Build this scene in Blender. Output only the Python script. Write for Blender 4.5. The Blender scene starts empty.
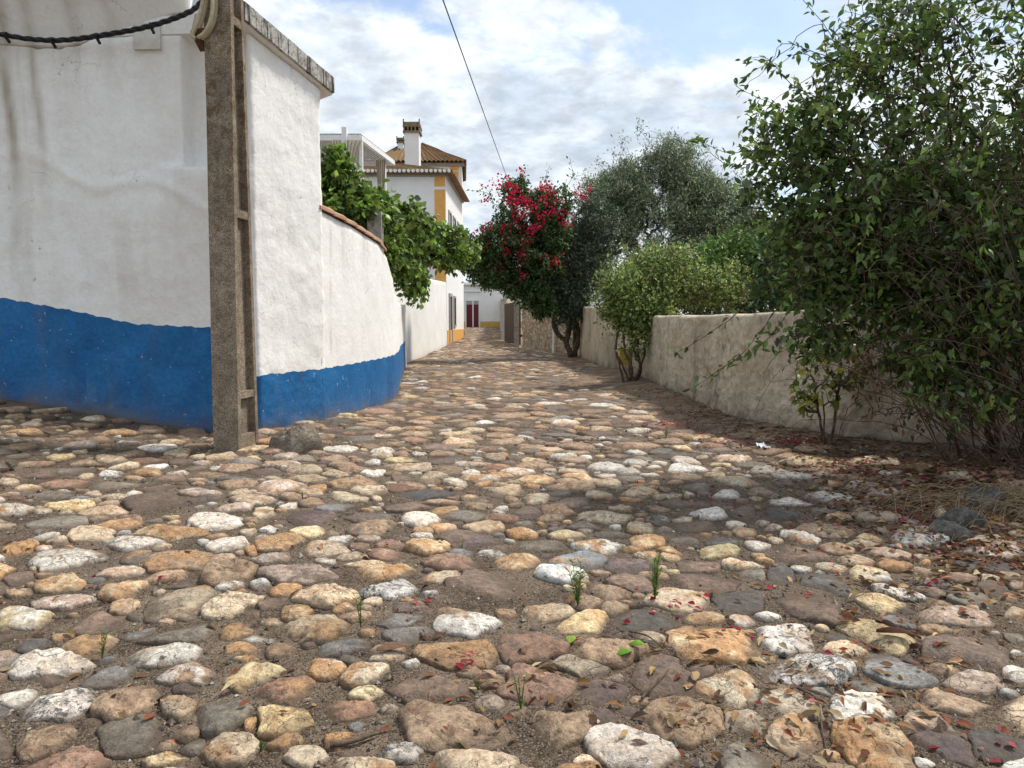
import bpy, math, random
import numpy as np
from mathutils import Vector, Matrix
from mathutils.bvhtree import BVHTree
from mathutils.kdtree import KDTree
R = math.radians
S = bpy.context.scene
C = S.collection
F = 740.0; HORIZ = 322.0; EYE = 1.1
PITCH = math.atan((384-HORIZ)/F)
# ---------------------------------------------------------------- camera, sky, sun, exposure
cam = bpy.data.cameras.new('camera'); camo = bpy.data.objects.new('camera', cam); C.objects.link(camo)
cam.sensor_width = 36; cam.lens = F/1024*36; cam.clip_start = 0.05; cam.clip_end = 3000
camo.location = (0, 0, EYE); camo.rotation_euler = (math.pi/2-PITCH, 0, 0)
S.camera = camo
S.render.resolution_x = 1024; S.render.resolution_y = 768
S.view_settings.view_transform = 'Standard'; S.view_settings.look = 'None'
S.view_settings.gamma = 1; S.view_settings.use_curve_mapping = False
S.view_settings.exposure = 0.70
SUN_EL, SUN_AZ = 56, 62            # azimuth measured from +Y (ahead) towards +X (right)
sd = bpy.data.lights.new('sun', 'SUN'); sd.energy = 2.5; sd.angle = R(8); sd.color = (1, .95, .87)
so = bpy.data.objects.new('sun', sd); C.objects.link(so)
sv = Vector((math.sin(R(SUN_AZ))*math.cos(R(SUN_EL)), math.cos(R(SUN_AZ))*math.cos(R(SUN_EL)), math.sin(R(SUN_EL))))
so.rotation_euler = sv.to_track_quat('Z', 'Y').to_euler(); so.location = sv*60
W = bpy.data.worlds.new('World'); S.world = W; W.use_nodes = True
nt = W.node_tree; nt.nodes.clear(); N = nt.nodes.new; L = nt.links.new
out = N('ShaderNodeOutputWorld'); bg = N('ShaderNodeBackground'); bg.inputs[1].default_value = 0.1
L(bg.outputs[0], out.inputs[0])
sky = N('ShaderNodeTexSky'); sky.sky_type = 'NISHITA'; sky.sun_disc = False
sky.sun_elevation = R(SUN_EL); sky.sun_rotation = R(SUN_AZ); sky.air_density = 1.0; sky.dust_density = 1.5
tc = N('ShaderNodeTexCoord'); sep = N('ShaderNodeSeparateXYZ'); L(tc.outputs['Generated'], sep.inputs[0])
def M(op, a, b=None, c=None):
    n = N('ShaderNodeMath'); n.operation = op
    for i, v in enumerate((a, b, c)):
        if v is None: continue
        if isinstance(v, (int, float)): n.inputs[i].default_value = v
        else: L(v, n.inputs[i])
    return n.outputs[0]
den = M('ADD', M('MAXIMUM', sep.outputs[2], 0.0), 0.22)
cx_ = M('DIVIDE', sep.outputs[0], den); cy_ = M('DIVIDE', sep.outputs[1], den)
cmb = N('ShaderNodeCombineXYZ'); L(cx_, cmb.inputs[0]); L(cy_, cmb.inputs[1]); cmb.inputs[2].default_value = 3.7
def wn(scale, det, rough, dist=0.0):
    n = N('ShaderNodeTexNoise'); L(cmb.outputs[0], n.inputs['Vector'])
    n.inputs['Scale'].default_value = scale; n.inputs['Detail'].default_value = det
    n.inputs['Roughness'].default_value = rough; n.inputs['Distortion'].default_value = dist
    return n.outputs['Fac']
def ramp(v, a, b, ca=0.0, cb=1.0):
    n = N('ShaderNodeMapRange'); n.interpolation_type = 'SMOOTHSTEP'; L(v, n.inputs[0])
    n.inputs[1].default_value = a; n.inputs[2].default_value = b; n.inputs[3].default_value = ca; n.inputs[4].default_value = cb
    return n.outputs[0]
cover = M('ADD', wn(1.5, 9, .58, .3), M('MULTIPLY', wn(4.5, 6, .6), .25))
hz_ = ramp(sep.outputs[2], .42, .14, 0, .16)
fac = ramp(M('ADD', cover, hz_), .55, .66, .12, 1)
shade = ramp(wn(2.3, 8, .6, .3), .36, .66, .66, 1.0)
wisp = ramp(wn(10, 8, .62, .2), .3, .7, .84, 1.12)
cc = N('ShaderNodeMix'); cc.data_type = 'RGBA'
L(ramp(M('ADD', M('MULTIPLY', wn(2.3, 8, .6, .3), .6), M('MULTIPLY', wn(5.5, 7, .6, .2), .4)), .40, .60), cc.inputs[0]); cc.inputs[6].default_value = (4.2, 4.8, 5.5, 1); cc.inputs[7].default_value = (6.3, 6.7, 7.05, 1)
mulc = N('ShaderNodeVectorMath'); mulc.operation = 'SCALE'; L(cc.outputs[2], mulc.inputs[0]); L(wisp, mulc.inputs['Scale'])
skm = N('ShaderNodeVectorMath'); skm.operation = 'SCALE'; L(sky.outputs[0], skm.inputs[0]); skm.inputs['Scale'].default_value = 1.25
mx = N('ShaderNodeMix'); mx.data_type = 'RGBA'; L(fac, mx.inputs[0]); L(skm.outputs[0], mx.inputs[6]); L(mulc.outputs[0], mx.inputs[7])
L(mx.outputs[2], bg.inputs[0])
# ---------------------------------------------------------------- helpers
rng = np.random.default_rng(7)
def _hash(ix, iy, iz, seed):
    h = (ix.astype(np.int64)*374761393 + iy.astype(np.int64)*668265263 + iz.astype(np.int64)*2147483647 + seed*1274126177) & 0xffffffff
    h = ((h ^ (h >> 13))*1274126177) & 0xffffffff
    h = ((h ^ (h >> 16))*2246822519) & 0xffffffff
    return ((h ^ (h >> 15)) & 0xffffff)/float(0xffffff)
def vn(p, seed=0):
    p = np.asarray(p, float); i = np.floor(p).astype(np.int64); f = p-i; u = f*f*f*(f*(f*6-15)+10)
    r = 0
    for dx in (0, 1):
        wx = u[:, 0] if dx else 1-u[:, 0]
        for dy in (0, 1):
            wy = u[:, 1] if dy else 1-u[:, 1]
            for dz in (0, 1):
                wz = u[:, 2] if dz else 1-u[:, 2]
                r = r+wx*wy*wz*_hash(i[:, 0]+dx, i[:, 1]+dy, i[:, 2]+dz, seed)
    return r*2-1
def fbm(p, oct=4, seed=0, gain=.5):
    p = np.asarray(p, float); a = 1; s = 0; t = 0
    for o in range(oct):
        s = s+a*vn(p*(2.03**o)+o*17.3, seed+o); t += a; a *= gain
    return s/t
def sstep(a, b, x):
    t = np.clip((x-a)/(b-a), 0, 1); return t*t*(3-2*t)
RWALL = [(7.5, 2.2), (5.2, 4.1), (3.86, 5.6), (2.97, 6.46), (2.45, 7.75), (2.36, 10.6), (2.42, 13.9)]
def right_x(y):      # face of the right-hand walls
    ys = np.array([2.2, 4.1, 5.6, 6.46, 7.75, 10.6, 13.9, 16.6, 23.4, 31.5, 38, 62]); xs = np.array([7.5, 5.2, 3.86, 2.97, 2.45, 2.36, 2.42, 2.12, 2.08, .4, -.45, -.9])
    return np.interp(y, ys, xs)
def gz(x, y):
    x = np.asarray(x, float); y = np.asarray(y, float)
    z = .68*np.clip((y-31)/31, 0, 1)
    z = z+np.clip((-2.9-x)*.146, 0, .42)*sstep(1.6, 6.6, y)*(1-sstep(9, 12, y))
    dw = right_x(y)-x
    z = z+.09*(1-sstep(0, .9, dw))*sstep(3, 5, y)*(1-sstep(12, 30, y))
    z = z+.16*np.exp(-(((x-3.5)/.75)**2+((y-5.0)/.7)**2))
    z = z+.014*np.sin(x*1.9+y*.7)+.012*np.sin(x*.8-y*1.3+1)
    return z
cp, sp = math.cos(PITCH), math.sin(PITCH)
def ray(px, py):
    return np.array([px-512, cp*F+sp*(384-py), -sp*F+cp*(384-py)])
def at(px, py, Y):
    d = ray(px, py); t = Y/d[1]; return np.array([d[0]*t, Y, EYE+d[2]*t])
def ground(px, py, dz=0.0):
    d = ray(px, py); z = 0.0
    for _ in range(14):
        t = (EYE-(z+dz))/-d[2]; z = .5*z+.5*float(gz(d[0]*t, d[1]*t))
    return np.array([d[0]*t, d[1]*t, z])
def tag(o, label=None, cat=None, group=None, kind=None):
    if label: o['label'] = label
    if cat: o['category'] = cat
    if group: o['group'] = group
    if kind: o['kind'] = kind
    return o
def empty(name, loc, label, cat, group=None):
    o = bpy.data.objects.new(name, None); C.objects.link(o); o.location = Vector(loc); o.empty_display_size = .2
    return tag(o, label, cat, group)
def mesh(name, V, faces, mat, parent=None, smooth=False, attrs=None):
    """V (n,3) world coordinates; faces: list of int arrays (m,k)."""
    V = np.asarray(V, float)
    if parent is not None: V = V-np.array(parent.matrix_basis.translation if parent.parent is None else parent_world(parent))
    me = bpy.data.meshes.new(name)
    faces = [np.asarray(f, dtype=np.int32) for f in (faces if isinstance(faces, (list, tuple)) else [faces]) if len(f)]
    nl = sum(f.size for f in faces); npol = sum(len(f) for f in faces)
    me.vertices.add(len(V)); me.vertices.foreach_set('co', V.astype(np.float32).ravel())
    me.loops.add(nl); me.loops.foreach_set('vertex_index', np.concatenate([f.ravel() for f in faces]))
    me.polygons.add(npol)
    tot = np.concatenate([np.full(len(f), f.shape[1], np.int32) for f in faces])
    st = np.concatenate([[0], np.cumsum(tot)[:-1]]).astype(np.int32)
    me.polygons.foreach_set('loop_start', st); me.polygons.foreach_set('loop_total', tot)
    me.polygons.foreach_set('use_smooth', np.full(npol, smooth))
    for k, a in (attrs or {}).items():
        a = np.asarray(a, np.float32)
        if a.ndim == 1:
            at_ = me.attributes.new(k, 'FLOAT', 'POINT'); at_.data.foreach_set('value', a)
        elif k.startswith('col'):
            at_ = me.attributes.new(k, 'FLOAT_COLOR', 'POINT'); at_.data.foreach_set('color', np.hstack([a, np.ones((len(a), 1), np.float32)]).ravel())
        else:
            at_ = me.attributes.new(k, 'FLOAT_VECTOR', 'POINT'); at_.data.foreach_set('vector', a.ravel())
    me.update(calc_edges=True); me.validate()
    me.materials.append(mat)
    o = bpy.data.objects.new(name, me); C.objects.link(o)
    if parent is not None: o.parent = parent
    return o
def parent_world(p):
    v = Vector((0, 0, 0))
    while p is not None: v = v+p.location; p = p.parent
    return v
def boxes(bl):
    """list of (x0,x1,y0,y1,z0,z1) -> V,F"""
    V = []; Fs = []
    for (x0, x1, y0, y1, z0, z1) in bl:
        b = len(V)
        V += [(x0, y0, z0), (x1, y0, z0), (x1, y1, z0), (x0, y1, z0), (x0, y0, z1), (x1, y0, z1), (x1, y1, z1), (x0, y1, z1)]
        Fs += [[b+i for i in q] for q in ((0, 3, 2, 1), (4, 5, 6, 7), (0, 1, 5, 4), (1, 2, 6, 5), (2, 3, 7, 6), (3, 0, 4, 7))]
    return np.array(V, float), np.array(Fs, int)
def bar(a, b, w, h, up=(0, 0, 1)):
    """box beam from a to b"""
    a = np.array(a, float); b = np.array(b, float); d = b-a; d /= np.linalg.norm(d); up = np.array(up, float)
    s = np.cross(d, up)
    if np.linalg.norm(s) < 1e-3: s = np.cross(d, (0, 1, 0))
    s /= np.linalg.norm(s); u = np.cross(s, d)
    V = [p+s*w/2*i+u*h/2*j for p in (a, b) for i, j in ((-1, -1), (1, -1), (1, 1), (-1, 1))]
    Fq = [(3, 2, 1, 0), (4, 5, 6, 7), (0, 1, 5, 4), (1, 2, 6, 5), (2, 3, 7, 6), (3, 0, 4, 7)]
    return np.array(V), np.array(Fq)
def merge(parts):
    V = []; Fs = {}; n = 0
    for v, f in parts:
        V.append(v)
        for g in (f if isinstance(f, (list, tuple)) else [f]):
            g = np.asarray(g)
            if len(g): Fs.setdefault(g.shape[1], []).append(g+n)
        n += len(v)
    return np.vstack(V), [np.vstack(x) for x in Fs.values()]
def prism(poly, z0, z1):
    n = len(poly); V = [(x, y, z0) for x, y in poly]+[(x, y, z1) for x, y in poly]
    q = np.array([(i, (i+1) % n, n+(i+1) % n, n+i) for i in range(n)])
    return np.array(V, float), [q, np.array([list(range(n))[::-1]]), np.array([list(range(n, 2*n))])]
def tubes(A, B, ra, rb, k=5):
    A = np.asarray(A, float); B = np.asarray(B, float); ra = np.asarray(ra, float); rb = np.asarray(rb, float)
    d = B-A; ln = np.linalg.norm(d, axis=1, keepdims=True); d = d/np.maximum(ln, 1e-6)
    ref = np.where(np.abs(d[:, 2:3]) > .9, np.array([[1., 0, 0]]), np.array([[0, 0, 1.]]))
    s = np.cross(d, ref); s /= np.maximum(np.linalg.norm(s, axis=1, keepdims=True), 1e-6); u = np.cross(s, d)
    th = np.arange(k)*2*np.pi/k
    ring = s[:, None]*np.cos(th)[None, :, None]+u[:, None]*np.sin(th)[None, :, None]
    V = np.concatenate([A[:, None]+ring*ra[:, None, None], B[:, None]+ring*rb[:, None, None]], 1).reshape(-1, 3)
    i = np.arange(k); q = np.stack([i, (i+1) % k, k+(i+1) % k, k+i], 1)
    Fq = (q[None]+(np.arange(len(A))*2*k)[:, None, None]).reshape(-1, 4)
    return V, Fq
def path_tube(P, r, k=8):
    P = np.asarray(P, float); n = len(P); r = np.full(n, r) if np.isscalar(r) else np.asarray(r)
    T = np.gradient(P, axis=0); T /= np.linalg.norm(T, axis=1, keepdims=True)
    V = []; th = np.arange(k)*2*np.pi/k
    ref = np.array([0, 0, 1.]) if abs(T[0][2]) < .9 else np.array([1., 0, 0])
    for i in range(n):
        s = np.cross(T[i], ref); s /= np.linalg.norm(s)+1e-9; u = np.cross(s, T[i])
        V.append(P[i]+r[i]*(np.cos(th)[:, None]*s+np.sin(th)[:, None]*u))
    V = np.vstack(V); i = np.arange(k)
    q = np.stack([i, (i+1) % k, k+(i+1) % k, k+i], 1); Fq = (q[None]+(np.arange(n-1)*k)[:, None, None]).reshape(-1, 4)
    return V, [Fq, np.array([list(range(k))[::-1]]), np.array([list(range((n-1)*k, n*k))])]
def spline(P, n):
    P = np.asarray(P, float); t = np.concatenate([[0], np.cumsum(np.linalg.norm(np.diff(P, axis=0), axis=1))]); m = len(P)
    u = np.linspace(0, t[-1], n); out = []
    for a in u:
        i = min(max(np.searchsorted(t, a)-1, 0), m-2); f = (a-t[i])/(t[i+1]-t[i])
        p0, p1, p2, p3 = P[max(i-1, 0)], P[i], P[i+1], P[min(i+2, m-1)]
        out.append(.5*((2*p1)+(-p0+p2)*f+(2*p0-5*p1+4*p2-p3)*f*f+(-p0+3*p1-3*p2+p3)*f**3))
    return np.array(out)
# ---------------------------------------------------------------- materials
class MT:
    def __init__(s, name, rough=.8, spec=.3):
        s.m = bpy.data.materials.new(name); s.m.use_nodes = True; s.t = s.m.node_tree; s.b = s.t.nodes['Principled BSDF']
        s.b.inputs['Roughness'].default_value = rough; s.b.inputs['Specular IOR Level'].default_value = spec
        s.g = s.n('ShaderNodeNewGeometry').outputs['Position']
    def n(s, ty): return s.t.nodes.new(ty)
    def l(s, a, b): s.t.links.new(a, b)
    def setv(s, i, v):
        if hasattr(v, 'links') or isinstance(v, bpy.types.NodeSocket): s.l(v, i)
        elif isinstance(v, (tuple, list)): i.default_value = (*v, 1) if len(v) == 3 and i.type == 'RGBA' else v
        else: i.default_value = v
    def noise(s, scale, det=5, rough=.55, vec=None, dist=0, col=False):
        n = s.n('ShaderNodeTexNoise'); s.l(vec or s.g, n.inputs['Vector'])
        n.inputs['Scale'].default_value = scale; n.inputs['Detail'].default_value = det; n.inputs['Roughness'].default_value = rough; n.inputs['Distortion'].default_value = dist
        return n.outputs['Color' if col else 'Fac']
    def voro(s, scale, feature='DISTANCE_TO_EDGE', vec=None, rnd=1.0):
        n = s.n('ShaderNodeTexVoronoi'); n.feature = feature; s.l(vec or s.g, n.inputs['Vector']); n.inputs['Scale'].default_value = scale; n.inputs['Randomness'].default_value = rnd
        return n.outputs['Distance'] if feature != 'COL' else n.outputs['Color']
    def vcol(s, scale, vec=None):
        n = s.n('ShaderNodeTexVoronoi'); s.l(vec or s.g, n.inputs['Vector']); n.inputs['Scale'].default_value = scale; return n.outputs['Color']
    def rng(s, v, a, b, c=0., d=1.):
        n = s.n('ShaderNodeMapRange'); s.l(v, n.inputs[0]); n.interpolation_type = 'SMOOTHSTEP'
        for i, x in enumerate((a, b, c, d)): n.inputs[i+1].default_value = x
        return n.outputs[0]
    def mix(s, f, a, b, mode='MIX'):
        n = s.n('ShaderNodeMix'); n.data_type = 'RGBA'; n.blend_type = mode
        s.setv(n.inputs[0], f); s.setv(n.inputs[6], a); s.setv(n.inputs[7], b); return n.outputs[2]
    def math(s, op, a, b=0.):
        n = s.n('ShaderNodeMath'); n.operation = op; s.setv(n.inputs[0], a); s.setv(n.inputs[1], b); return n.outputs[0]
    def attr(s, name, out='Color'):
        n = s.n('ShaderNodeAttribute'); n.attribute_name = name; return n.outputs[out]
    def scale(s, v, xyz):
        n = s.n('ShaderNodeVectorMath'); n.operation = 'MULTIPLY'; s.l(v, n.inputs[0]); n.inputs[1].default_value = xyz; return n.outputs[0]
    def add(s, a, b):
        n = s.n('ShaderNodeVectorMath'); n.operation = 'ADD'; s.l(a, n.inputs[0]); s.l(b, n.inputs[1]); return n.outputs[0]
    def scl(s, a, f):
        n = s.n('ShaderNodeVectorMath'); n.operation = 'SCALE'; s.l(a, n.inputs[0]); s.setv(n.inputs['Scale'], f); return n.outputs[0]
    def col(s, c): s.setv(s.b.inputs['Base Color'], c); return s
    def bump(s, h, strength=.5, dist=.01):
        n = s.n('ShaderNodeBump'); n.inputs['Strength'].default_value = strength; n.inputs['Distance'].default_value = dist; s.l(h, n.inputs['Height'])
        prev = s.b.inputs['Normal'].links
        if prev: s.l(prev[0].from_socket, n.inputs['Normal'])
        s.l(n.outputs[0], s.b.inputs['Normal']); return s
def simple(name, c, rough=.7, var=.15, scale=30, bump=.2, spec=.3):
    m = MT(name, rough, spec); f = m.noise(scale, 6, .6)
    v = m.rng(f, .3, .7, 1-var, 1+var); m.col(m.scl(m.mix(0., c, c), v)); m.bump(f, bump, .005); return m.m
# stones
m = MT('cobble_stone', .72, .35); off = m.attr('off', 'Vector'); P = m.add(m.g, off); c1 = m.attr('col'); c2 = m.attr('colb')
vein = m.attr('vein', 'Fac')
n1 = m.noise(9, 8, .62, P, .4); n2 = m.noise(38, 7, .65, P); n3 = m.noise(150, 4, .6, P)
base = m.mix(m.rng(n1, .47, .62), c1, c2)
base = m.scl(base, m.rng(n2, .28, .72, .62, 1.36)); base = m.scl(base, m.rng(n3, .25, .75, .78, 1.2))
wv = m.add(P, m.scl(m.noise(7, 3, .6, P, col=True), .22))
ck = m.rng(m.voro(11, vec=wv), .0, .035, 1, 0); ckm = m.math('MULTIPLY', ck, m.rng(m.noise(5, 3, .5, P), .45, .6))
ckm = m.math('MULTIPLY', ckm, vein)
base = m.mix(m.math('MULTIPLY', ckm, .75), base, (.10, .065, .04))
pit = m.math('MULTIPLY', m.rng(m.noise(30, 3, .5, P, 1.2), .60, .70), m.math('ADD', m.math('MULTIPLY', vein, .6), .25))
base = m.mix(m.math('MULTIPLY', pit, .7), base, (.075, .055, .04))
base = m.mix(m.rng(m.noise(3.5, 5, .6, P), .56, .72, 0, .45), base, (.13, .095, .065))
spk = m.attr('speck', 'Fac'); base = m.mix(m.math('MULTIPLY', m.rng(m.noise(46, 6, .75, P, .3), .5, .57), spk), base, (.05, .055, .055))
# soil clings low on the sides
base = m.mix(m.math('MULTIPLY', m.attr('soil', 'Fac'), .85), base, (.085, .058, .038))
m.col(base)
m.bump(n1, 1., .022).bump(n2, 1., .011).bump(n3, .9, .003).bump(m.math('MULTIPLY', ckm, -1.), .9, .006).bump(m.math('MULTIPLY', pit, -1.), .8, .006)
STONE = m.m
m = MT('packed_earth', .95, .15); n1 = m.noise(3, 6, .6); n2 = m.noise(60, 6, .7); n3 = m.noise(260, 3, .6)
e = m.mix(m.rng(n1, .35, .65), (.095, .068, .048), (.20, .148, .105)); e = m.scl(e, m.rng(n2, .3, .7, .6, 1.45))
vc = m.vcol(260); vs = m.n('ShaderNodeSeparateColor'); m.l(vc, vs.inputs[0])
e = m.mix(m.rng(vs.outputs[0], .86, .89), e, (.26, .21, .155)); e = m.mix(m.rng(vs.outputs[1], .84, .86), e, (.03, .026, .022))
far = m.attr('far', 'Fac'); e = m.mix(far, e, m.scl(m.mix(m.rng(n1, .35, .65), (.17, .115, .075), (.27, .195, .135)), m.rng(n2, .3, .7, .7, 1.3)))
m.col(e); m.bump(n2, .9, .012).bump(n3, .8, .004).bump(m.voro(210, 'F1'), .6, .004)
EARTH = m.m
simple_earth = simple('garden_soil', (.11, .085, .05), .95, .4, 4, .6)
m = MT('white_limewash', .85, .2); d = m.attr('dirt', 'Fac'); n1 = m.noise(1.3, 6, .6); n2 = m.noise(22, 7, .62); n3 = m.noise(90, 4, .6)
w = m.mix(m.rng(n1, .35, .7), (.84, .825, .785), (.88, .87, .84)); w = m.scl(w, m.rng(n2, .3, .7, .95, 1.03))
w = m.mix(m.rng(m.noise(6, 8, .7, m.scale(m.g, (1, 1, .35))), .55, .75, 0, .28), w, (.52, .49, .43))
w = m.mix(d, w, (.30, .235, .155))
wv = m.add(m.g, m.scl(m.noise(3, 4, .6, col=True), .5)); cr = m.math('MULTIPLY', m.rng(m.voro(2.1, vec=wv), 0, .006, 1, 0), m.rng(m.noise(1.1, 3), .52, .62))
w = m.mix(m.math('MULTIPLY', cr, .75), w, (.17, .15, .13))
ch = m.math('MULTIPLY', m.rng(m.noise(14, 5, .65, m.scale(m.g, (1, 1, .6))), .66, .69), m.rng(m.noise(1.7, 2), .5, .62)); w = m.mix(m.math('MULTIPLY', ch, .8), w, (.36, .33, .28))
m.col(w); m.bump(m.noise(5, 5, .6, dist=.8), .35, .02).bump(n1, .3, .03).bump(n2, .5, .012).bump(n3, .5, .004).bump(m.math('MULTIPLY', ch, -1.), .6, .004); WHITE = m.m
m = MT('blue_limewash', .62, .35); n1 = m.noise(2.2, 7, .65, dist=.6); n2 = m.noise(26, 7, .6); d = m.attr('dirt', 'Fac')
b = m.mix(m.rng(n1, .3, .7), (.003, .095, .27), (.010, .145, .37)); b = m.scl(b, m.rng(n2, .3, .7, .85, 1.15))
b = m.mix(m.rng(m.noise(5, 8, .72, m.scale(m.g, (1, 1, .5)), .8), .56, .76, 0, .45), b, (.12, .26, .38))
b = m.mix(m.rng(m.noise(3, 7, .7), .6, .72, 0, .5), b, (.004, .05, .15)); bc = m.rng(m.noise(17, 6, .7), .655, .665); b = m.mix(m.math('MULTIPLY', bc, .9), b, (.50, .50, .47)); sz_ = m.n('ShaderNodeSeparateXYZ'); m.l(m.g, sz_.inputs[0]); b = m.mix(d, b, (.17, .135, .10)); m.col(b); m.bump(n2, .6, .010).bump(m.noise(80, 4), .4, .003); BLUE = m.m
m = MT('rough_sand_render', .95, .15); n1 = m.noise(1.1, 6, .65); n2 = m.noise(17, 6, .6, dist=.8); n3 = m.noise(120, 4, .65); d = m.attr('dirt', 'Fac')
w = m.mix(m.rng(n1, .3, .7), (.50, .415, .30), (.67, .58, .44)); w = m.scl(w, m.rng(n2, .3, .7, .85, 1.12)); w = m.scl(w, m.rng(n3, .3, .7, .85, 1.12))
w = m.mix(m.rng(m.noise(5, 8, .7, m.scale(m.g, (1, 1, .3))), .52, .70, 0, .7), w, (.22, .18, .13)); w = m.mix(m.rng(m.noise(30, 6, .7), .6, .66, 0, .6), w, (.20, .16, .12)); w = m.mix(d, w, (.13, .10, .07))
m.col(w); m.bump(n2, .9, .02).bump(n3, .9, .008).bump(m.noise(9, 5, .6, dist=1.5), .9, .03); RENDERED = m.m
m = MT('rubble_masonry', .95, .15); vv = m.add(m.scale(m.g, (1, 1, 1.6)), m.scl(m.noise(4, 3, .6, col=True), .12))
e = m.voro(5.2, vec=vv); cl = m.vcol(5.2, vv); n2 = m.noise(30, 6, .65); sc = m.n('ShaderNodeSeparateColor'); m.l(cl, sc.inputs[0])
w = m.mix(sc.outputs[0], (.27, .20, .13), (.50, .40, .28)); w = m.mix(m.rng(sc.outputs[1], .7, .8), w, (.52, .47, .38)); w = m.scl(w, m.rng(n2, .3, .7, .7, 1.25))
w = m.mix(m.rng(e, .03, .10, 1, 0), w, (.36, .29, .21)); m.col(w); m.bump(m.rng(e, 0, .16), 1, .04).bump(n2, .8, .01); RUBBLE = m.m
m = MT('lichened_concrete', .95, .15); n1 = m.noise(3.5, 7, .7); n2 = m.noise(120, 5, .7); n3 = m.noise(14, 7, .7)
w = m.mix(m.rng(n3, .35, .65), (.185, .145, .105), (.34, .285, .215)); w = m.scl(w, m.rng(n2, .35, .65, .35, 1.7))
sp_ = m.n('ShaderNodeSeparateXYZ'); m.l(m.g, sp_.inputs[0])
hi = m.rng(sp_.outputs[2], 1.2, 3.0)
w = m.mix(m.math('MULTIPLY', m.rng(m.noise(11, 8, .75, dist=.6), .47, .62), m.math('ADD', m.math('MULTIPLY', hi, .75), .08)), w, (.12, .07, .03))
w = m.mix(m.math('MULTIPLY', m.rng(m.noise(26, 5, .7), .60, .64), m.math('ADD', m.math('MULTIPLY', hi, .6), .12)), w, (.30, .15, .03))
w = m.mix(m.rng(m.vcol(150), .5, .6, 0, 0), w, w)
w = m.mix(m.rng(n1, .42, .7, 0, .5), w, (.07, .055, .045))
m.col(w); m.bump(n2, .9, .006).bump(n3, .5, .01); CONCRETE = m.m
m = MT('weathered_cement_fascia', .95, .15); n1 = m.noise(7, 8, .75); st = m.noise(9, 6, .7, m.scale(m.g, (1, 1, .12)))
w = m.mix(m.rng(n1, .45, .6), (.52, .50, .46), (.30, .28, .25)); w = m.mix(m.rng(st, .5, .62), w, (.06, .055, .045)); w = m.mix(m.rng(m.noise(40, 6, .7), .5, .62, 0, .7), w, (.08, .07, .05))
m.col(w); m.bump(m.noise(50, 6, .7), .8, .008); FASCIA = m.m
m = MT('terracotta_tile', .85, .25); w = m.mix(m.rng(m.noise(3, 6, .7), .4, .6), (.36, .19, .12), (.48, .30, .20)); w = m.mix(m.rng(m.noise(12, 7, .7), .52, .66, 0, .7), w, (.23, .17, .12)); m.col(w); m.bump(m.noise(60, 5), .5, .005); TERRA = m.m
m = MT('old_roof_tile', .9, .2); w = m.mix(m.rng(m.noise(1.2, 7, .75), .4, .6), (.26, .14, .07), (.17, .125, .06)); w = m.mix(m.rng(m.noise(6, 7, .8), .5, .62, 0, .7), w, (.30, .19, .10)); w = m.mix(m.rng(m.noise(14, 5, .7), .58, .7, 0, .8), w, (.06, .05, .035)); m.col(w); ROOFT = m.m
OCHRE = simple('ochre_paint', (.72, .38, .10), .8, .08, 5, .2)
YELLOW = simple('mustard_paint', (.58, .38, .09), .8, .12, 6, .2)
FARWHITE = simple('far_white_paint', (.80, .79, .77), .85, .04, 2, .15)
GREYTRIM_SLATSHADE = simple('grey_stone_trim_slat_shade', (.36, .34, .31), .85, .15, 8, .3)
MAROON = simple('maroon_gloss_paint', (.13, .012, .022), .45, .15, 6, .1)
DARKGLASS = simple('dark_glass', (.02, .022, .025), .2, .2, 3, 0)
PERGW = simple('white_painted_timber', (.80, .79, .76), .6, .06, 5, .1)
DRAPE = simple('cream_canvas', (.62, .55, .44), .9, .1, 8, .3)
BLACKR = simple('black_rubber', (.012, .012, .013), .5, .3, 60, .3)
BEIGEP = simple('beige_plastic', (.42, .35, .23), .5, .15, 30, .1)
PLATE = simple('pale_painted_plate', (.62, .60, .54), .6, .08, 12, .2)
RUST = simple('rusty_iron', (.10, .05, .03), .8, .3, 60, .4)
DARKWOOD = simple('weathered_dark_wood', (.07, .05, .035), .85, .3, 12, .4)
GREYPOST = simple('pale_grey_post', (.42, .42, .41), .8, .1, 8, .2)
CEMENTP = simple('grey_cement_post', (.27, .245, .21), .95, .3, 14, .7)
PAPER = simple('white_paper', (.85, .86, .88), .6, .05, 40, .3)
BUCKET = simple('yellow_plastic', (.50, .34, .06), .45, .1, 10, .1)
def foliage(name, rough=.45, trans=.35, spec=.4):
    m = MT(name, rough, spec); c = m.attr('col'); v = m.scl(c, m.rng(m.noise(70, 2, .5), .3, .7, .85, 1.15)); m.col(v)
    tr = m.n('ShaderNodeBsdfTranslucent'); m.l(m.scl(v, 1.3), tr.inputs[0]); ms = m.n('ShaderNodeMixShader'); ms.inputs[0].default_value = trans
    m.l(m.b.outputs[0], ms.inputs[1]); m.l(tr.outputs[0], ms.inputs[2]); m.l(ms.outputs[0], m.t.nodes['Material Output'].inputs[0]); return m.m
LEAF = foliage('green_leaves'); OLIVEL = foliage('olive_leaves', .5, .12); PETAL = foliage('papery_bracts', .7, .35, .1); DRYL = foliage('dry_leaves', .8, .15, .15)
m = MT('bark', .95, .1); w = m.mix(m.rng(m.noise(18, 6, .7), .35, .65), (.06, .042, .03), (.16, .12, .085)); m.col(w); m.bump(m.noise(60, 5), .8, .006); BARK = m.m
m = MT('straw', .9, .1); w = m.mix(m.rng(m.noise(40, 3), .35, .65), (.22, .155, .09), (.40, .30, .18)); m.col(w); STRAW = m.m
m = MT('reddish_twigs', .9, .1); w = m.mix(m.rng(m.noise(20, 3), .35, .65), (.045, .028, .02), (.13, .08, .05)); m.col(w); TWIG = m.m
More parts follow.
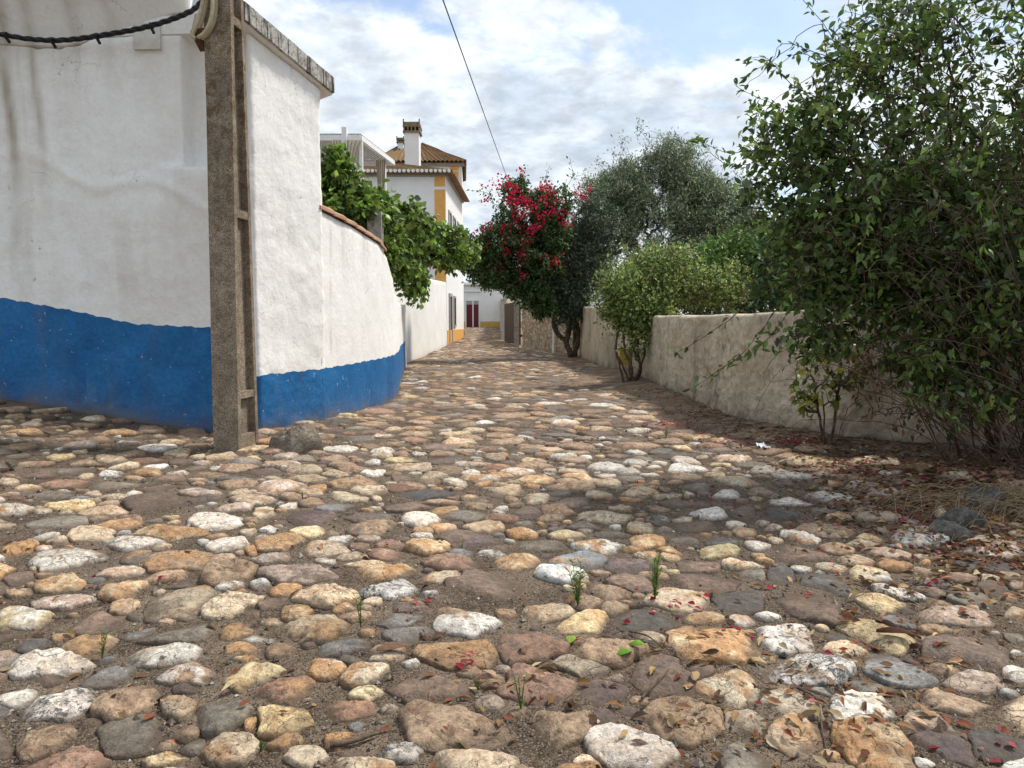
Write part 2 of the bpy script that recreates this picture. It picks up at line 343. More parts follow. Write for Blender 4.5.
# ---------------------------------------------------------------- ground and road
def grid(x0, x1, nx, y0, y1, ny, zf, dz=0):
    xs = np.linspace(x0, x1, nx); ys = np.linspace(y0, y1, ny); X, Y = np.meshgrid(xs, ys); X = X.ravel(); Y = Y.ravel()
    V = np.stack([X, Y, zf(X, Y)+dz], 1); i = np.arange(nx-1); j = np.arange(ny-1); I, J = np.meshgrid(i, j); a = (J*nx+I).ravel()
    return V, np.stack([a, a+1, a+nx+1, a+nx], 1)
V, Fq = grid(-400, 400, 81, -100, 900, 101, lambda x, y: .68*np.clip((y-31)/31, 0, 1))
tag(mesh('ground', V, Fq, simple_earth, smooth=True, attrs={'far': np.zeros(len(V))}), kind='structure').location.z = -.25
def earth_z(x, y):
    p = np.stack([x, y, np.zeros_like(x)], 1)
    return gz(x, y)-.007*(1-sstep(.5, 1.3, 1.8-(right_x(y)-x)))+.009*fbm(p*4, 3, 3)+.006*fbm(p*22, 3, 5)
road_V1, road_F1 = grid(-5.6, 5.4, 500, .6, 9, 420, earth_z)
road_V2, road_F2 = grid(-5.6, 5.4, 200, 9, 66, 500, earth_z)
road_V3, road_F3 = grid(-12, 12, 120, -4, .6, 40, earth_z)
V, Fs = merge([(road_V1, road_F1), (road_V2, road_F2), (road_V3, road_F3)])
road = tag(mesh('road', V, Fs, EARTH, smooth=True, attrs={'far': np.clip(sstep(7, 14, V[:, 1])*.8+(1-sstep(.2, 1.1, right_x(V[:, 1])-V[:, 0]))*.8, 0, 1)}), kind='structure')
# ---------------------------------------------------------------- cobblestones
PAL = dict(W=(.66, .60, .52), C=(.55, .43, .295), O=(.45, .26, .125), T=(.36, .25, .16), P=(.44, .315, .23), B=(.175, .125, .095),
           G=(.20, .17, .135), D=(.10, .09, .08), L=(.27, .255, .235), R=(.25, .145, .095), V=(.13, .092, .085), S=(.52, .48, .43), Y=(.60, .47, .27))
PAL2 = dict(W=(.52, .42, .32), C=(.42, .26, .14), O=(.60, .44, .27), T=(.26, .16, .10), P=(.60, .50, .42), B=(.24, .16, .11),
            G=(.25, .21, .155), D=(.14, .13, .115), L=(.16, .155, .145), R=(.35, .22, .15), V=(.20, .14, .12), S=(.62, .58, .52), Y=(.45, .30, .15))
TR = []
def tile(ox, oy, rows):
    for r in rows:
        cx, cy, w, h = r[:4]; a = r[4] if len(r) > 5 else 0
        TR.append((ox+cx/4, oy+cy/4, w/4, h/4, a, r[-1]))
tile(0, 618, [(190,165,350,115,0,'W'),(70,295,140,95,0,'W'),(120,90,190,90,0,'D'),(370,90,270,95,-6,'O'),(450,205,380,75,-6,'L'),(200,218,200,50,-8,'B'),
 (730,45,330,90,-8,'G'),(680,115,400,90,-8,'W'),(260,320,330,110,-12,'S'),(490,310,260,140,-10,'T'),(700,325,180,110,-8,'C'),(760,195,300,90,-12,'T'),
 (1010,205,280,110,0,'Y'),(975,105,140,60,0,'O'),(940,35,170,70,-8,'O'),(880,360,215,175,0,'G'),(530,445,280,140,-8,'G'),(150,470,330,150,-10,'T'),
 (270,570,340,160,0,'R'),(640,550,350,100,0,'Y'),(920,510,210,160,20,'C'),(780,480,90,55,0,'G'),(1005,390,60,70,0,'O')])
tile(256, 618, [(240,28,290,95,-3,'C'),(350,90,330,60,-12,'L'),(520,100,120,50,0,'T'),(90,110,170,40,-15,'T'),(120,265,200,110,-10,'R'),(280,170,160,80,0,'O'),
 (450,195,190,90,0,'C'),(690,250,400,160,8,'B'),(800,115,310,130,5,'O'),(360,345,230,110,0,'R'),(100,380,200,140,0,'Y'),(740,415,560,160,0,'T'),
 (400,400,100,40,0,'L'),(325,460,170,90,0,'O'),(200,515,150,100,0,'C'),(130,465,130,70,-10,'O'),(430,580,360,100,0,'C'),(880,575,370,140,5,'C'),(600,30,230,80,0,'L'),(850,10,300,90,0,'W')])
tile(512, 618, [(70,90,260,130,0,'R'),(100,240,270,170,0,'R'),(250,165,260,70,12,'C'),(400,110,270,110,0,'T'),(790,75,370,155,0,'O'),(585,220,270,160,10,'B'),
 (375,275,210,110,0,'V'),(205,410,300,200,-38,'T'),(465,495,370,185,10,'W'),(680,390,310,160,5,'T'),(870,260,240,160,10,'C'),(960,400,200,100,0,'C'),
 (930,540,330,190,8,'G'),(260,590,200,40,0,'O'),(700,595,200,70,0,'B'),(40,590,140,80,0,'T'),(470,340,80,60,0,'B')])
tile(768, 618, [(60,50,320,125,5,'W'),(430,40,320,120,12,'Y'),(800,100,320,150,5,'B'),(190,180,410,130,5,'S'),(490,185,290,110,12,'L'),(840,230,220,110,0,'P'),
 (720,310,400,110,4,'T'),(90,305,240,120,12,'C'),(390,340,330,120,10,'W'),(100,440,230,140,8,'C'),(430,500,330,230,25,'O'),(700,480,280,130,20,'V'),
 (920,490,230,150,0,'D'),(1000,210,120,80,0,'W'),(610,550,90,50,10,'W'),(290,580,220,60,0,'T'),(980,55,100,100,0,'G')])
tile(0, 498, [(50,35,170,80,0,'W'),(275,18,190,45,0,'Y'),(620,15,300,90,0,'B'),(850,75,230,85,5,'W'),(220,80,240,60,-5,'G'),(480,90,220,50,0,'O'),(340,130,200,70,0,'C'),
 (680,125,290,80,3,'O'),(300,225,330,120,-5,'W'),(60,195,170,110,0,'O'),(545,215,140,50,0,'G'),(720,225,260,110,-8,'O'),(910,170,190,55,-8,'W'),(1000,120,90,40,0,'C'),
 (470,280,190,60,0,'P'),(690,290,220,55,-5,'T'),(920,280,210,90,-15,'T'),(70,295,150,70,0,'B'),(235,325,185,70,0,'O'),(480,350,240,85,0,'O'),(730,330,170,45,0,'G'),
 (60,360,120,50,0,'T'),(230,400,460,80,2,'P'),(120,460,280,100,0,'Y'),(380,480,310,85,0,'B'),(720,400,300,120,-10,'C'),(930,405,270,90,-12,'C'),(1010,440,100,50,-15,'B'),(490,415,130,50,0,'C'),(1000,190,60,50,0,'O')])
tile(256, 498, [(30,40,80,70,0,'C'),(145,20,85,40,0,'W'),(220,60,210,70,0,'V'),(460,65,240,50,0,'B'),(650,75,140,50,0,'W'),(600,20,190,50,0,'B'),(760,38,120,40,0,'O'),
 (880,15,160,40,0,'T'),(850,55,180,50,0,'G'),(465,110,300,55,0,'T'),(210,118,180,40,-3,'Y'),(40,115,90,40,0,'W'),(30,148,100,30,0,'W'),(90,170,200,80,-5,'O'),(280,190,190,65,0,'C'),
 (410,180,90,40,0,'R'),(740,105,90,45,0,'O'),(655,138,100,25,0,'W'),(690,180,160,70,-5,'O'),(540,170,140,35,0,'R'),(510,210,180,45,0,'R'),(820,140,160,60,0,'B'),(890,160,180,60,-5,'V'),
 (920,100,140,50,0,'C'),(280,240,90,50,0,'W'),(440,250,220,45,0,'C'),(510,275,310,75,-8,'O'),(180,280,290,100,0,'P'),(780,240,220,60,0,'R'),(830,205,90,40,0,'L'),
 (750,300,240,60,0,'C'),(530,345,240,90,0,'S'),(960,345,520,160,0,'B'),(280,370,230,120,0,'C'),(340,420,110,60,0,'O'),(50,410,130,90,0,'B'),(600,420,260,50,0,'B'),(580,480,270,90,0,'L'),(690,360,160,60,0,'D')])
tile(512, 498, [(50,45,130,60,0,'B'),(190,35,150,50,0,'T'),(300,25,130,35,0,'B'),(440,30,130,50,0,'C'),(160,70,110,30,0,'T'),(350,65,250,60,0,'C'),(50,88,100,25,0,'G'),(285,97,150,35,0,'G'),
 (590,75,120,50,5,'G'),(515,105,150,50,0,'C'),(30,125,130,60,0,'O'),(205,135,170,40,0,'Y'),(400,130,140,40,0,'G'),(360,175,200,65,0,'W'),(100,175,200,60,0,'G'),(20,242,170,60,0,'O'),
 (130,210,90,40,0,'V'),(560,160,150,70,0,'O'),(680,150,140,60,0,'G'),(745,100,220,50,0,'B'),(790,55,140,60,5,'W'),(940,50,130,60,0,'B'),(890,95,80,30,0,'W'),(940,125,120,40,0,'C'),
 (840,158,160,45,0,'D'),(835,203,240,50,0,'Y'),(980,175,120,50,0,'W'),(260,230,240,75,3,'L'),(540,215,120,50,0,'C'),(465,250,200,70,0,'V'),(730,255,210,60,0,'B'),(920,255,180,50,0,'C'),
 (190,285,270,65,3,'W'),(450,320,220,70,8,'B'),(380,355,190,80,0,'T'),(770,320,320,90,0,'B'),(970,295,140,90,0,'G'),(670,390,230,90,5,'C'),(540,465,220,100,0,'D'),(900,400,200,90,0,'D'),
 (140,440,250,100,-5,'C'),(290,480,220,90,0,'Y'),(400,420,150,50,0,'T'),(780,465,160,45,0,'O')])
tile(768, 498, [(120,210,250,90,5,'B'),(130,140,150,60,10,'W'),(30,105,80,40,0,'P'),(25,155,60,40,0,'C'),(200,88,110,25,0,'C'),(220,40,120,40,0,'G'),(400,130,150,25,0,'B'),
 (270,195,150,55,0,'T'),(350,232,150,50,5,'C'),(480,210,240,60,5,'P'),(250,258,130,50,5,'C'),(530,175,120,45,0,'S'),(500,250,130,60,0,'O'),(600,220,90,40,0,'C'),(410,290,200,65,0,'Y'),
 (120,268,140,30,3,'W'),(50,295,170,90,5,'D'),(250,330,300,90,8,'D'),(530,365,220,70,12,'S'),(650,320,220,45,3,'G'),(820,380,240,80,15,'G'),(200,425,420,130,8,'B'),(440,405,210,70,0,'Y'),
 (500,470,170,60,10,'L'),(750,460,320,80,0,'P'),(850,250,380,80,0,'D'),(1000,445,90,60,0,'C'),(40,375,70,40,-10,'L'),(620,275,100,35,0,'T'),(880,300,80,50,0,'C'),(990,330,110,40,0,'T')])
tile(0, 400, [(245,215,110,60,'Y'),(235,188,50,20,'W'),(80,178,150,40,'T'),(130,245,150,50,'T'),(505,160,120,50,'D'),(600,155,90,35,'G'),(790,175,130,50,'T'),(720,205,110,35,'C'),
 (880,220,120,40,'C'),(855,265,90,35,'W'),(490,257,150,28,'C'),(625,258,110,25,'W'),(720,282,120,22,'W'),(520,208,180,35,'T'),(730,238,110,32,'B'),(575,280,130,32,'O'),(160,290,150,40,'B'),
 (40,320,110,35,'C'),(130,340,150,30,'C'),(340,295,80,25,'C'),(440,330,210,60,'G'),(640,340,200,45,'B'),(200,370,200,40,'G'),(450,380,170,30,'C'),(820,340,160,30,'B'),(940,305,170,28,'D'),
 (820,385,220,35,'B'),(960,365,90,35,'C'),(30,365,90,30,'C'),(440,285,100,35,'S'),(370,165,60,20,'C'),(60,60,90,30,'T'),(120,90,80,25,'P'),(180,120,90,30,'G'),(300,120,90,30,'T'),(30,100,80,30,'C'),(240,150,80,25,'T'),(60,215,110,30,'G')])
tile(256, 400, [(330,185,160,45,'W'),(185,230,110,40,'G'),(190,272,150,30,'C'),(45,240,70,25,'C'),(95,335,210,60,'P'),(40,280,150,35,'B'),(510,197,110,25,'W'),(500,215,110,18,'C'),(600,260,200,45,'C'),
 (470,285,90,50,'W'),(590,305,150,30,'B'),(400,210,110,40,'V'),(650,208,70,30,'S'),(475,240,60,22,'W'),(760,230,180,35,'B'),(370,380,180,50,'C'),(310,290,120,30,'C'),(770,270,130,40,'T'),
 (780,320,110,35,'C'),(460,350,160,40,'C'),(560,377,90,14,'W'),(900,395,150,45,'G'),(740,395,180,35,'T'),(980,330,90,25,'C'),(600,410,180,40,'B'),(840,195,90,25,'C'),(965,215,110,45,'C'),
 (250,340,160,30,'O'),(150,378,130,25,'T'),(730,180,150,30,'B'),(555,110,90,22,'C'),(350,250,140,25,'T')])
tile(512, 400, [(500,115,120,30,'W'),(270,105,70,25,'O'),(365,108,90,25,'C'),(165,190,130,25,'C'),(340,172,60,18,'W'),(505,200,90,22,'W'),(600,195,130,35,'G'),(290,218,60,22,'W'),(380,262,130,35,'W'),
 (495,243,100,25,'W'),(600,242,80,18,'W'),(80,255,170,35,'T'),(250,275,120,30,'C'),(375,293,110,28,'P'),(90,305,150,45,'O'),(225,315,90,30,'T'),(365,322,140,30,'C'),(545,290,130,20,'W'),
 (740,335,210,40,'G'),(815,293,150,30,'C'),(960,250,150,30,'G'),(870,370,130,28,'W'),(95,385,120,45,'C'),(350,368,100,28,'C'),(250,400,220,60,'B'),(440,410,130,30,'C'),(600,345,60,35,'T'),
 (640,380,140,30,'C'),(430,215,110,28,'B'),(760,220,80,22,'C'),(730,165,60,25,'W')])
seeds = []   # cx, cy, A(2x2 metric), code, limit, traced
def metric(a, b, th):
    c, s = math.cos(th), math.sin(th); Rm = np.array([[c, s], [-s, c]]); return np.diag([1/a, 1/b])@Rm
for (px, py, w, h, ang, code) in TR:
    D = (EYE*F)/(max(py-HORIZ, 20)); hh = max(h-.35*.03*F/D, .7*h)
    pts = []
    ca, sa = math.cos(R(ang)), math.sin(R(ang))
    for k in range(16):
        t = k*math.pi/8; u, v = w/2*math.cos(t), hh/2*math.sin(t)
        g = ground(px+u*ca-v*sa, py+u*sa+v*ca+.12*h*0, .02); pts.append(g[:2])
    pts = np.array(pts); c = pts.mean(0); cov = np.cov((pts-c).T)
    ev, U = np.linalg.eigh(cov); r = np.sqrt(np.maximum(ev, 1e-6)*2)*np.array([1, 1])
    r = np.clip(r, .03, .36); A = np.diag(1/r)@U.T
    seeds.append((c[0], c[1], A, code, 1.36, True, math.sqrt(r[0]*r[1])))
# fill-in stones by dart throwing
def inside_street(x, y):
    lx = np.interp(y, [0, 7.0, 7.3, 8.22, 8.98, 10.85, 17.3, 33, 46, 62], [-5.5, -5.5, -2.42, -2.08, -1.86, -1.69, -2.5, -2.85, -2.3, -3.7])
    rx = right_x(y)-.30-.25*math.sin(y*1.7)*(.5 if y > 6 else .2)-(.35 if 6.2 < y < 16 else 0)-(.5 if y < 6.2 else 0)-(.45 if 4.3 < y < 6.2 else 0)
    if y > 17: rx = right_x(y)-.12
    return lx+.02 < x < rx
cell = {}
def add_cell(i):
    s = seeds[i]; cell.setdefault((int(s[0]//.5), int(s[1]//.5)), []).append(i)
for i in range(len(seeds)): add_cell(i)
codes = list('WCOTPBGDRVSYL'); wts = np.array([.09, .18, .09, .23, .08, .14, .05, .02, .06, .02, .01, .03, .03]); wts /= wts.sum()
r0 = random.Random(3)
def try_fill(n, y0, y1, rmin, rmax):
    for _ in range(n):
        y = y0+(y1-y0)*r0.random(); x = -5.5+10.5*r0.random()
        if not inside_street(x, y): continue
        r = rmin+(rmax-rmin)*r0.random()**1.5; ok = True
        ci, cj = int(x//.5), int(y//.5)
        for a in (-1, 0, 1):
            for b in (-1, 0, 1):
                for k in cell.get((ci+a, cj+b), ()):
                    s = seeds[k]; v = np.array((x-s[0], y-s[1]))
                    d = math.hypot(*(s[2]@v)); rr_ = math.hypot(*v)
                    if (d < 1.0+ (.5 if s[5] else .62)*r/s[6]) or (not s[5] and rr_ < .72*(r+s[6])): ok = False; break
                if not ok: break
            if not ok: break
        if not ok: continue
        asp = 1.3+1.1*r0.random(); th = r0.gauss(0, .35)
        seeds.append((x, y, metric(r*math.sqrt(asp), r/math.sqrt(asp), th), codes[int(np.searchsorted(np.cumsum(wts), r0.random()))] if r0.random() < 1 else 'T', 1.62, False, r)); add_cell(len(seeds)-1)
try_fill(12000, 1.0, 9, .13, .23); try_fill(14000, 1.0, 9, .05, .10); try_fill(12000, 1.0, 7, .024, .05)
try_fill(40000, 9, 62, .13, .24); try_fill(26000, 9, 32, .06, .11)
seeds = [s for s in seeds if inside_street(s[0], s[1]) or s[5]]
nS = len(seeds); SC = np.array([[s[0], s[1]] for s in seeds]); SA = np.array([s[2] for s in seeds]); SR = np.array([s[6] for s in seeds]); SL = np.array([s[4] for s in seeds])
kd = KDTree(nS)
for i in range(nS): kd.insert((SC[i, 0], SC[i, 1], 0), i)
kd.balance()
stones = []
all_near = []
def stone_mesh(c, outline, H, code, r, seed, npx, tilt=None, bz=None, flat=None, soil=True):
    """outline: radii at equally spaced angles; returns V, quads, attrs"""
    q = np.random.default_rng(seed); na = len(outline); nr = int(np.clip(na//3, 3, 18))
    th = np.arange(na)*2*np.pi/na
    u = (np.arange(nr)+1)/nr; rr = 1-(1-u)**1.35
    k = flat if flat else (q.uniform(7, 14) if code in 'BGDLV' else q.uniform(3.5, 10))
    X = np.cos(th)[None]*outline[None]*rr[:, None]; Y = np.sin(th)[None]*outline[None]*rr[:, None]
    prof = np.maximum(1-rr**k, 0)**(.55)
    Z = np.repeat(prof[:, None], na, 1)*H
    tx, ty = (q.normal(0, .085, 2) if tilt is None else tilt); 
    Z += (X*tx+Y*ty)*np.repeat(prof[:, None], na, 1)
    for _ in range(q.integers(4, 9)):    # facets
        a = q.uniform(0, 2*np.pi); sl = q.uniform(.12, .8); dd = q.uniform(.3, .95)*r
        pl = H*q.uniform(.8, 1.02)-np.maximum((X*np.cos(a)+Y*np.sin(a))-dd, -9)*sl
        Z = np.minimum(Z, np.where(pl > Z-1, pl, Z))
    X = X.ravel(); Y = Y.ravel(); Z = Z.ravel()
    o = q.uniform(0, 90, 3)
    p = np.stack([X, Y, Z], 1)+o
    rough = .55 if code in 'BGDLV' else 1.0
    w_ = np.repeat(prof+.15, na)
    if na >= 14:
        Z = Z+rough*w_*(.34*H*fbm(p/(r*.8), 3, 1)+.20*H*(1-2*np.abs(fbm(p/(r*.36), 3, 4)))-.10*H)
        if na > 24: 
            Z += rough*w_*.10*H*fbm(p/(r*.11), 2, 9)
            rid = np.abs(fbm(p/(r*.5)+7, 2, 12)); Z -= rough*w_*.26*H*np.clip(1-rid/.05, 0, 1)
    base = float(gz(c[0], c[1])) if bz is None else bz
    zin = base-.006
    top = np.array([[c[0], c[1], zin+Z[:na].mean()]])
    ring = np.stack([c[0]+X, c[1]+Y, zin+Z], 1)
    ring[-na:, 2] = zin-.01
    sk = ring[-na:].copy(); sk[:, 0] = c[0]+(sk[:, 0]-c[0])*.9; sk[:, 1] = c[1]+(sk[:, 1]-c[1])*.9; sk[:, 2] = zin-.06
    V = np.vstack([top, ring, sk]); nrr = nr+1
    i = np.arange(na); j = np.arange(nrr-1)
    q4 = (np.stack([i, i+na, (i+1) % na+na, (i+1) % na], 1)[None]+(1+j*na)[:, None, None]).reshape(-1, 4)
    tri = np.stack([np.zeros(na, int), 1+i, 1+(i+1) % na], 1)
    n = len(V); so_ = np.clip((.010-(V[:, 2]-base))/.014+.25*vn(V*60, 2), 0, 1) if soil else np.zeros(n)
    jit = q.normal(1, .15); hw = q.normal(0, .03); hue = np.array((hw, 0, -hw))+q.normal(0, .008, 3)
    col = np.clip(np.array(PAL[code])*jit*(1+hue), .02, .8); colb = np.clip(np.array(PAL2[code])*jit, .02, .8)
    if q.random() < .2: colb = np.array(PAL[q.choice(list('WOTB'))])
    vein = {'W': .9, 'C': .85, 'O': .6, 'T': .7, 'P': .7, 'Y': .7, 'S': 1.}.get(code, .3)*q.uniform(.5, 1.1)
    return V, q4, tri, dict(col=np.tile(col, (n, 1)), colb=np.tile(colb, (n, 1)), off=np.tile(o, (n, 1)), vein=np.full(n, vein), soil=so_, speck=np.full(n, .85 if code == 'S' else (q.uniform(0, .3) if q.random() < .3 else 0)))
def cat_stones(L_):
    n = 0; Vs, Q, T = [], [], []; at_ = {}
    for V, q4, tri, a in L_:
        Vs.append(V); Q.append(q4+n); T.append(tri+n); n += len(V)
        for k, v in a.items(): at_.setdefault(k, []).append(v)
    return np.vstack(Vs), [np.vstack(Q), np.vstack(T)], {k: np.concatenate(v) for k, v in at_.items()}
res = []
for i in range(nS):
    c = SC[i]; D = max(c[1], 1); npx = SR[i]*F/D
    na = int(np.clip(npx*1.25, 9, 60)); th = np.arange(na)*2*np.pi/na
    if c[1] < .9 or c[1] > 61.5: continue
    near = [k for (_, k, _) in kd.find_n((c[0], c[1], 0), 22) if k != i]
    dirs = np.stack([np.cos(th), np.sin(th)], 1)
    unit = 1/np.linalg.norm(dirs@SA[i].T, axis=1)
    ts = np.linspace(.12, SL[i], 26); P2 = c+dirs[:, None]*(unit[:, None]*ts[None])[:, :, None]
    rel = P2[None]-SC[near][:, None, None]
    dj = (np.linalg.norm(np.einsum('kij,kabj->kabi', SA[near], rel), axis=-1)-1)*SR[near][:, None, None]
    gap = (.0035+.005*min(D/8, 1))*(1+.9*float(vn(np.array([[c[0]*2, c[1]*2, 3.]]))[0]))
    bad = ((ts[None]-1)*SR[i]+gap > dj.min(0)) if len(near) else np.zeros((na, 26), bool)
    first = np.where(bad.any(1), bad.argmax(1), 26)
    tt = np.where(first > 0, ts[np.clip(first-1, 0, 25)], .1)
    rad = unit*tt
    if na > 16: rad = .2*np.roll(rad, 1)+.6*rad+.2*np.roll(rad, -1)
    pn_ = np.stack([np.cos(th)*1.3, np.sin(th)*1.3, np.full(na, i*3.1)], 1)
    q0 = np.random.default_rng(i+900); raw = rad.copy()
    for _ in range(q0.integers(4, 7)):
        ph = q0.uniform(0, 2*np.pi); rph = np.interp(ph, np.append(th, 2*np.pi), np.append(rad, rad[0])); cs = np.cos(th-ph); rad = np.minimum(rad, np.where(cs > .15, q0.uniform(.73, .97)*rph/np.maximum(cs, .15), 9))
    rad = np.minimum(rad*1.19, raw*1.04)
    rad = rad*(1.02+.05*fbm(pn_, 2, 8)+(.05*vn(pn_*4.5, 3)+.03*vn(pn_*9, 4) if na > 20 else 0))
    rm = rad.mean()
    if rm < .018: continue
    code = seeds[i][3]; q = random.Random(i)
    if not seeds[i][5] and D > 6 and code in 'WPYCS' and q.random() < .5: code = q.choice('TBTRBG')
    H = min(.028, .16*rm+.009)*q.uniform(.7, 1.3)*(.62 if code in 'BGDLV' else 1.05)
    H *= 1-.45*float(sstep(4.5, 13, D))
    V, q4, tri, a = stone_mesh(c, rad, H, code, rm, i, npx)
    res.append((rm*rm/(D*D)*(1/D), c, V, q4, tri, a))
res.sort(key=lambda t: -t[0])
for s in res[:100]:
    V, q4, tri, a = s[2:]; mesh('cobblestone', V, [q4, tri], STONE, road, True, a)
V, Fs, a = cat_stones([s[2:] for s in res[100:]])
mesh('cobblestones', V, Fs, STONE, road, True, a)['kind'] = 'stuff'
near = [s for s in res if s[1][1] < 9.5]
V, Fs, _ = cat_stones([s[2:] for s in near])
Vg, Fg = merge([(V, Fs), (road_V1, road_F1)])
polys = [];  [polys.extend(f.tolist()) for f in Fg]
bvh = BVHTree.FromPolygons(Vg.tolist(), polys)
def surf(x, y):
    if y < 9.3:
        h = bvh.ray_cast(Vector((x, y, 2)), Vector((0, 0, -1)), 4)
        if h[0] is not None: return h[0].z, np.array(h[1])
    return float(gz(x, y))+.01, np.array((0, 0, 1.))
print('stones', len(res), 'verts', len(V))
# gravel in the joints
n = 16000; gx = rng.uniform(-3.6, 4.2, n*3); gy = 1.1+(rng.random(n*3)**1.5)*7.0; k = (np.abs(gx) < .75*gy+.3); gx = gx[k][:n]; gy = gy[k][:n]; n = len(gx)
sz = rng.uniform(.0022, .0085, n)*(1+(rng.random(n) < .04)*1.4); oc = np.array([(1, 0, 0), (0, 1, 0), (-1, 0, 0), (0, -1, 0), (0, 0, 1), (0, 0, -1)], float)
jj = oc[None]*sz[:, None, None]*rng.uniform(.5, 1.4, (n, 6, 1)); cen = np.stack([gx, gy, earth_z(gx, gy)+sz*.4], 1); V = (cen[:, None]+jj).reshape(-1, 3)
f8 = np.array([(0, 1, 4), (1, 2, 4), (2, 3, 4), (3, 0, 4), (1, 0, 5), (2, 1, 5), (3, 2, 5), (0, 3, 5)]); Ft = (f8[None]+(np.arange(n)*6)[:, None, None]).reshape(-1, 3)
pc = np.array([(.30, .25, .19), (.12, .09, .07), (.45, .41, .36), (.20, .13, .085), (.07, .065, .06)])[rng.choice(5, n, p=[.25, .3, .13, .22, .1])]
one = lambda v, n: np.full(n, v)
tag(mesh('gravel', V, Ft, STONE, None, False, dict(col=np.repeat(pc, 6, 0), colb=np.repeat(pc*.8, 6, 0), off=np.repeat(cen*7, 6, 0), vein=one(0., n*6), soil=one(0., n*6), speck=one(0., n*6))),
    'fine gravel and grit packed in the joints between the cobbles', 'gravel', kind='stuff')
# ---------------------------------------------------------------- walls
def resample(path, step):
    P = np.array(path, float); d = np.concatenate([[0], np.cumsum(np.linalg.norm(np.diff(P, axis=0), axis=1))])
    n = max(int(d[-1]/step), 2); ls = np.linspace(0, d[-1], n); ls = ls[np.abs(ls[:, None]-d[None]).min(1) > .4*step]; s = np.sort(np.concatenate([ls, d]))
    return np.stack([np.interp(s, d, P[:, 0]), np.interp(s, d, P[:, 1])], 1), s
def sweep(path, thick, zb, zt, step=.05, rows=None, band=None, amp=.012, freq=2.2, fine=.003, rnd=.03, seed=0, extra=None):
    """wall whose seen face follows path; the body lies to the LEFT of the walking direction. Returns V, quads above, quads of band, caps, rowinfo"""
    P, s = resample(path, step); T = np.gradient(P, axis=0); T /= np.linalg.norm(T, axis=1, keepdims=True); Nn = np.stack([T[:, 1], -T[:, 0]], 1)  # right-hand normal = seen side
    zb_ = np.array([zb(*p) for p in P])-.15; zt_ = np.array([zt(a) if zt.__code__.co_argcount == 1 else zt(*p) for a, p in zip(s, P)])
    bd = np.array([band(*p) for p in P]) if band else None
    cols = []
    H = (zt_-zb_).max(); rows = rows or int(H/step)
    zs = []; offs = []
    if band:
        nb = max(int(rows*.35), 4)
        for r in range(nb+1): zs.append(zb_+(bd-zb_)*r/nb); offs.append(np.zeros(len(P)))
        nbr = nb
        for r in range(1, rows-nb+1): zs.append(bd+(zt_-rnd-bd)*r/(rows-nb)); offs.append(np.zeros(len(P)))
    else:
        nbr = 0
        for r in range(rows+1): zs.append(zb_+(zt_-rnd-zb_)*r/rows); offs.append(np.zeros(len(P)))
    for a in (30, 60, 90): zs.append(zt_-rnd+rnd*math.sin(R(a))); offs.append(np.full(len(P), -rnd*(1-math.cos(R(a)))))
    for f in (.5,): zs.append(zt_+0); offs.append(np.full(len(P), -thick*f))
    zs.append(zt_-.0); offs.append(np.full(len(P), -thick)); zs.append(zb_); offs.append(np.full(len(P), -thick))
    Z = np.array(zs); O = np.array(offs); nr, nc = Z.shape
    X = P[None, :, 0]+Nn[None, :, 0]*O; Y = P[None, :, 1]+Nn[None, :, 1]*O
    V = np.stack([X.ravel(), Y.ravel(), Z.ravel()], 1)
    sm = np.tile(s, nr)
    q = np.stack([V[:, 0], V[:, 1], V[:, 2]], 1)
    dsp = amp*fbm(q*freq, 3, seed+20)+fine*fbm(q*14, 3, seed+30)
    if extra is not None: dsp = dsp+extra(V)
    frontmask = (np.arange(nr) < nr-2).repeat(nc)
    NN = np.tile(Nn, (nr, 1)); V[:, :2] += NN*(dsp*frontmask)[:, None]
    V[:, 2] += np.where(((np.arange(nr) >= nr-7) & (np.arange(nr) < nr-1)).repeat(nc), amp*.8*fbm(q*1.5+5, 3, seed+40), 0)
    j = np.arange(nr-1)[:, None]; i = np.arange(nc-1)[None]; a = j*nc+i
    quad = np.stack([a, a+1, a+nc+1, a+nc], -1)
    up = quad[nbr:].reshape(-1, 4); lo = quad[:nbr].reshape(-1, 4)
    caps = [np.array([[r*nc for r in range(nr)]]), np.array([[r*nc+nc-1 for r in range(nr)][::-1]])]
    return V, up, lo, caps
def use(V, Fs):
    """drop unused vertices"""
    idx = np.unique(np.concatenate([f.ravel() for f in Fs])); mp = np.zeros(len(V), int); mp[idx] = np.arange(len(idx)); return V[idx], [mp[f] for f in Fs], idx
def dirt(V, base=.35, streak=.2, seed=0, zb=None):
    z0 = gz(V[:, 0], V[:, 1]) if zb is None else zb; h = V[:, 2]-z0
    d = np.clip(np.exp(-h/.10)*(.55+.6*fbm(V*5, 3, seed)), 0, 1)*base*2
    st = np.clip(fbm(V*np.array([6, 6, .5]), 4, seed+3)*1.6-.35, 0, 1)*streak
    return np.clip(d+st, 0, .9)
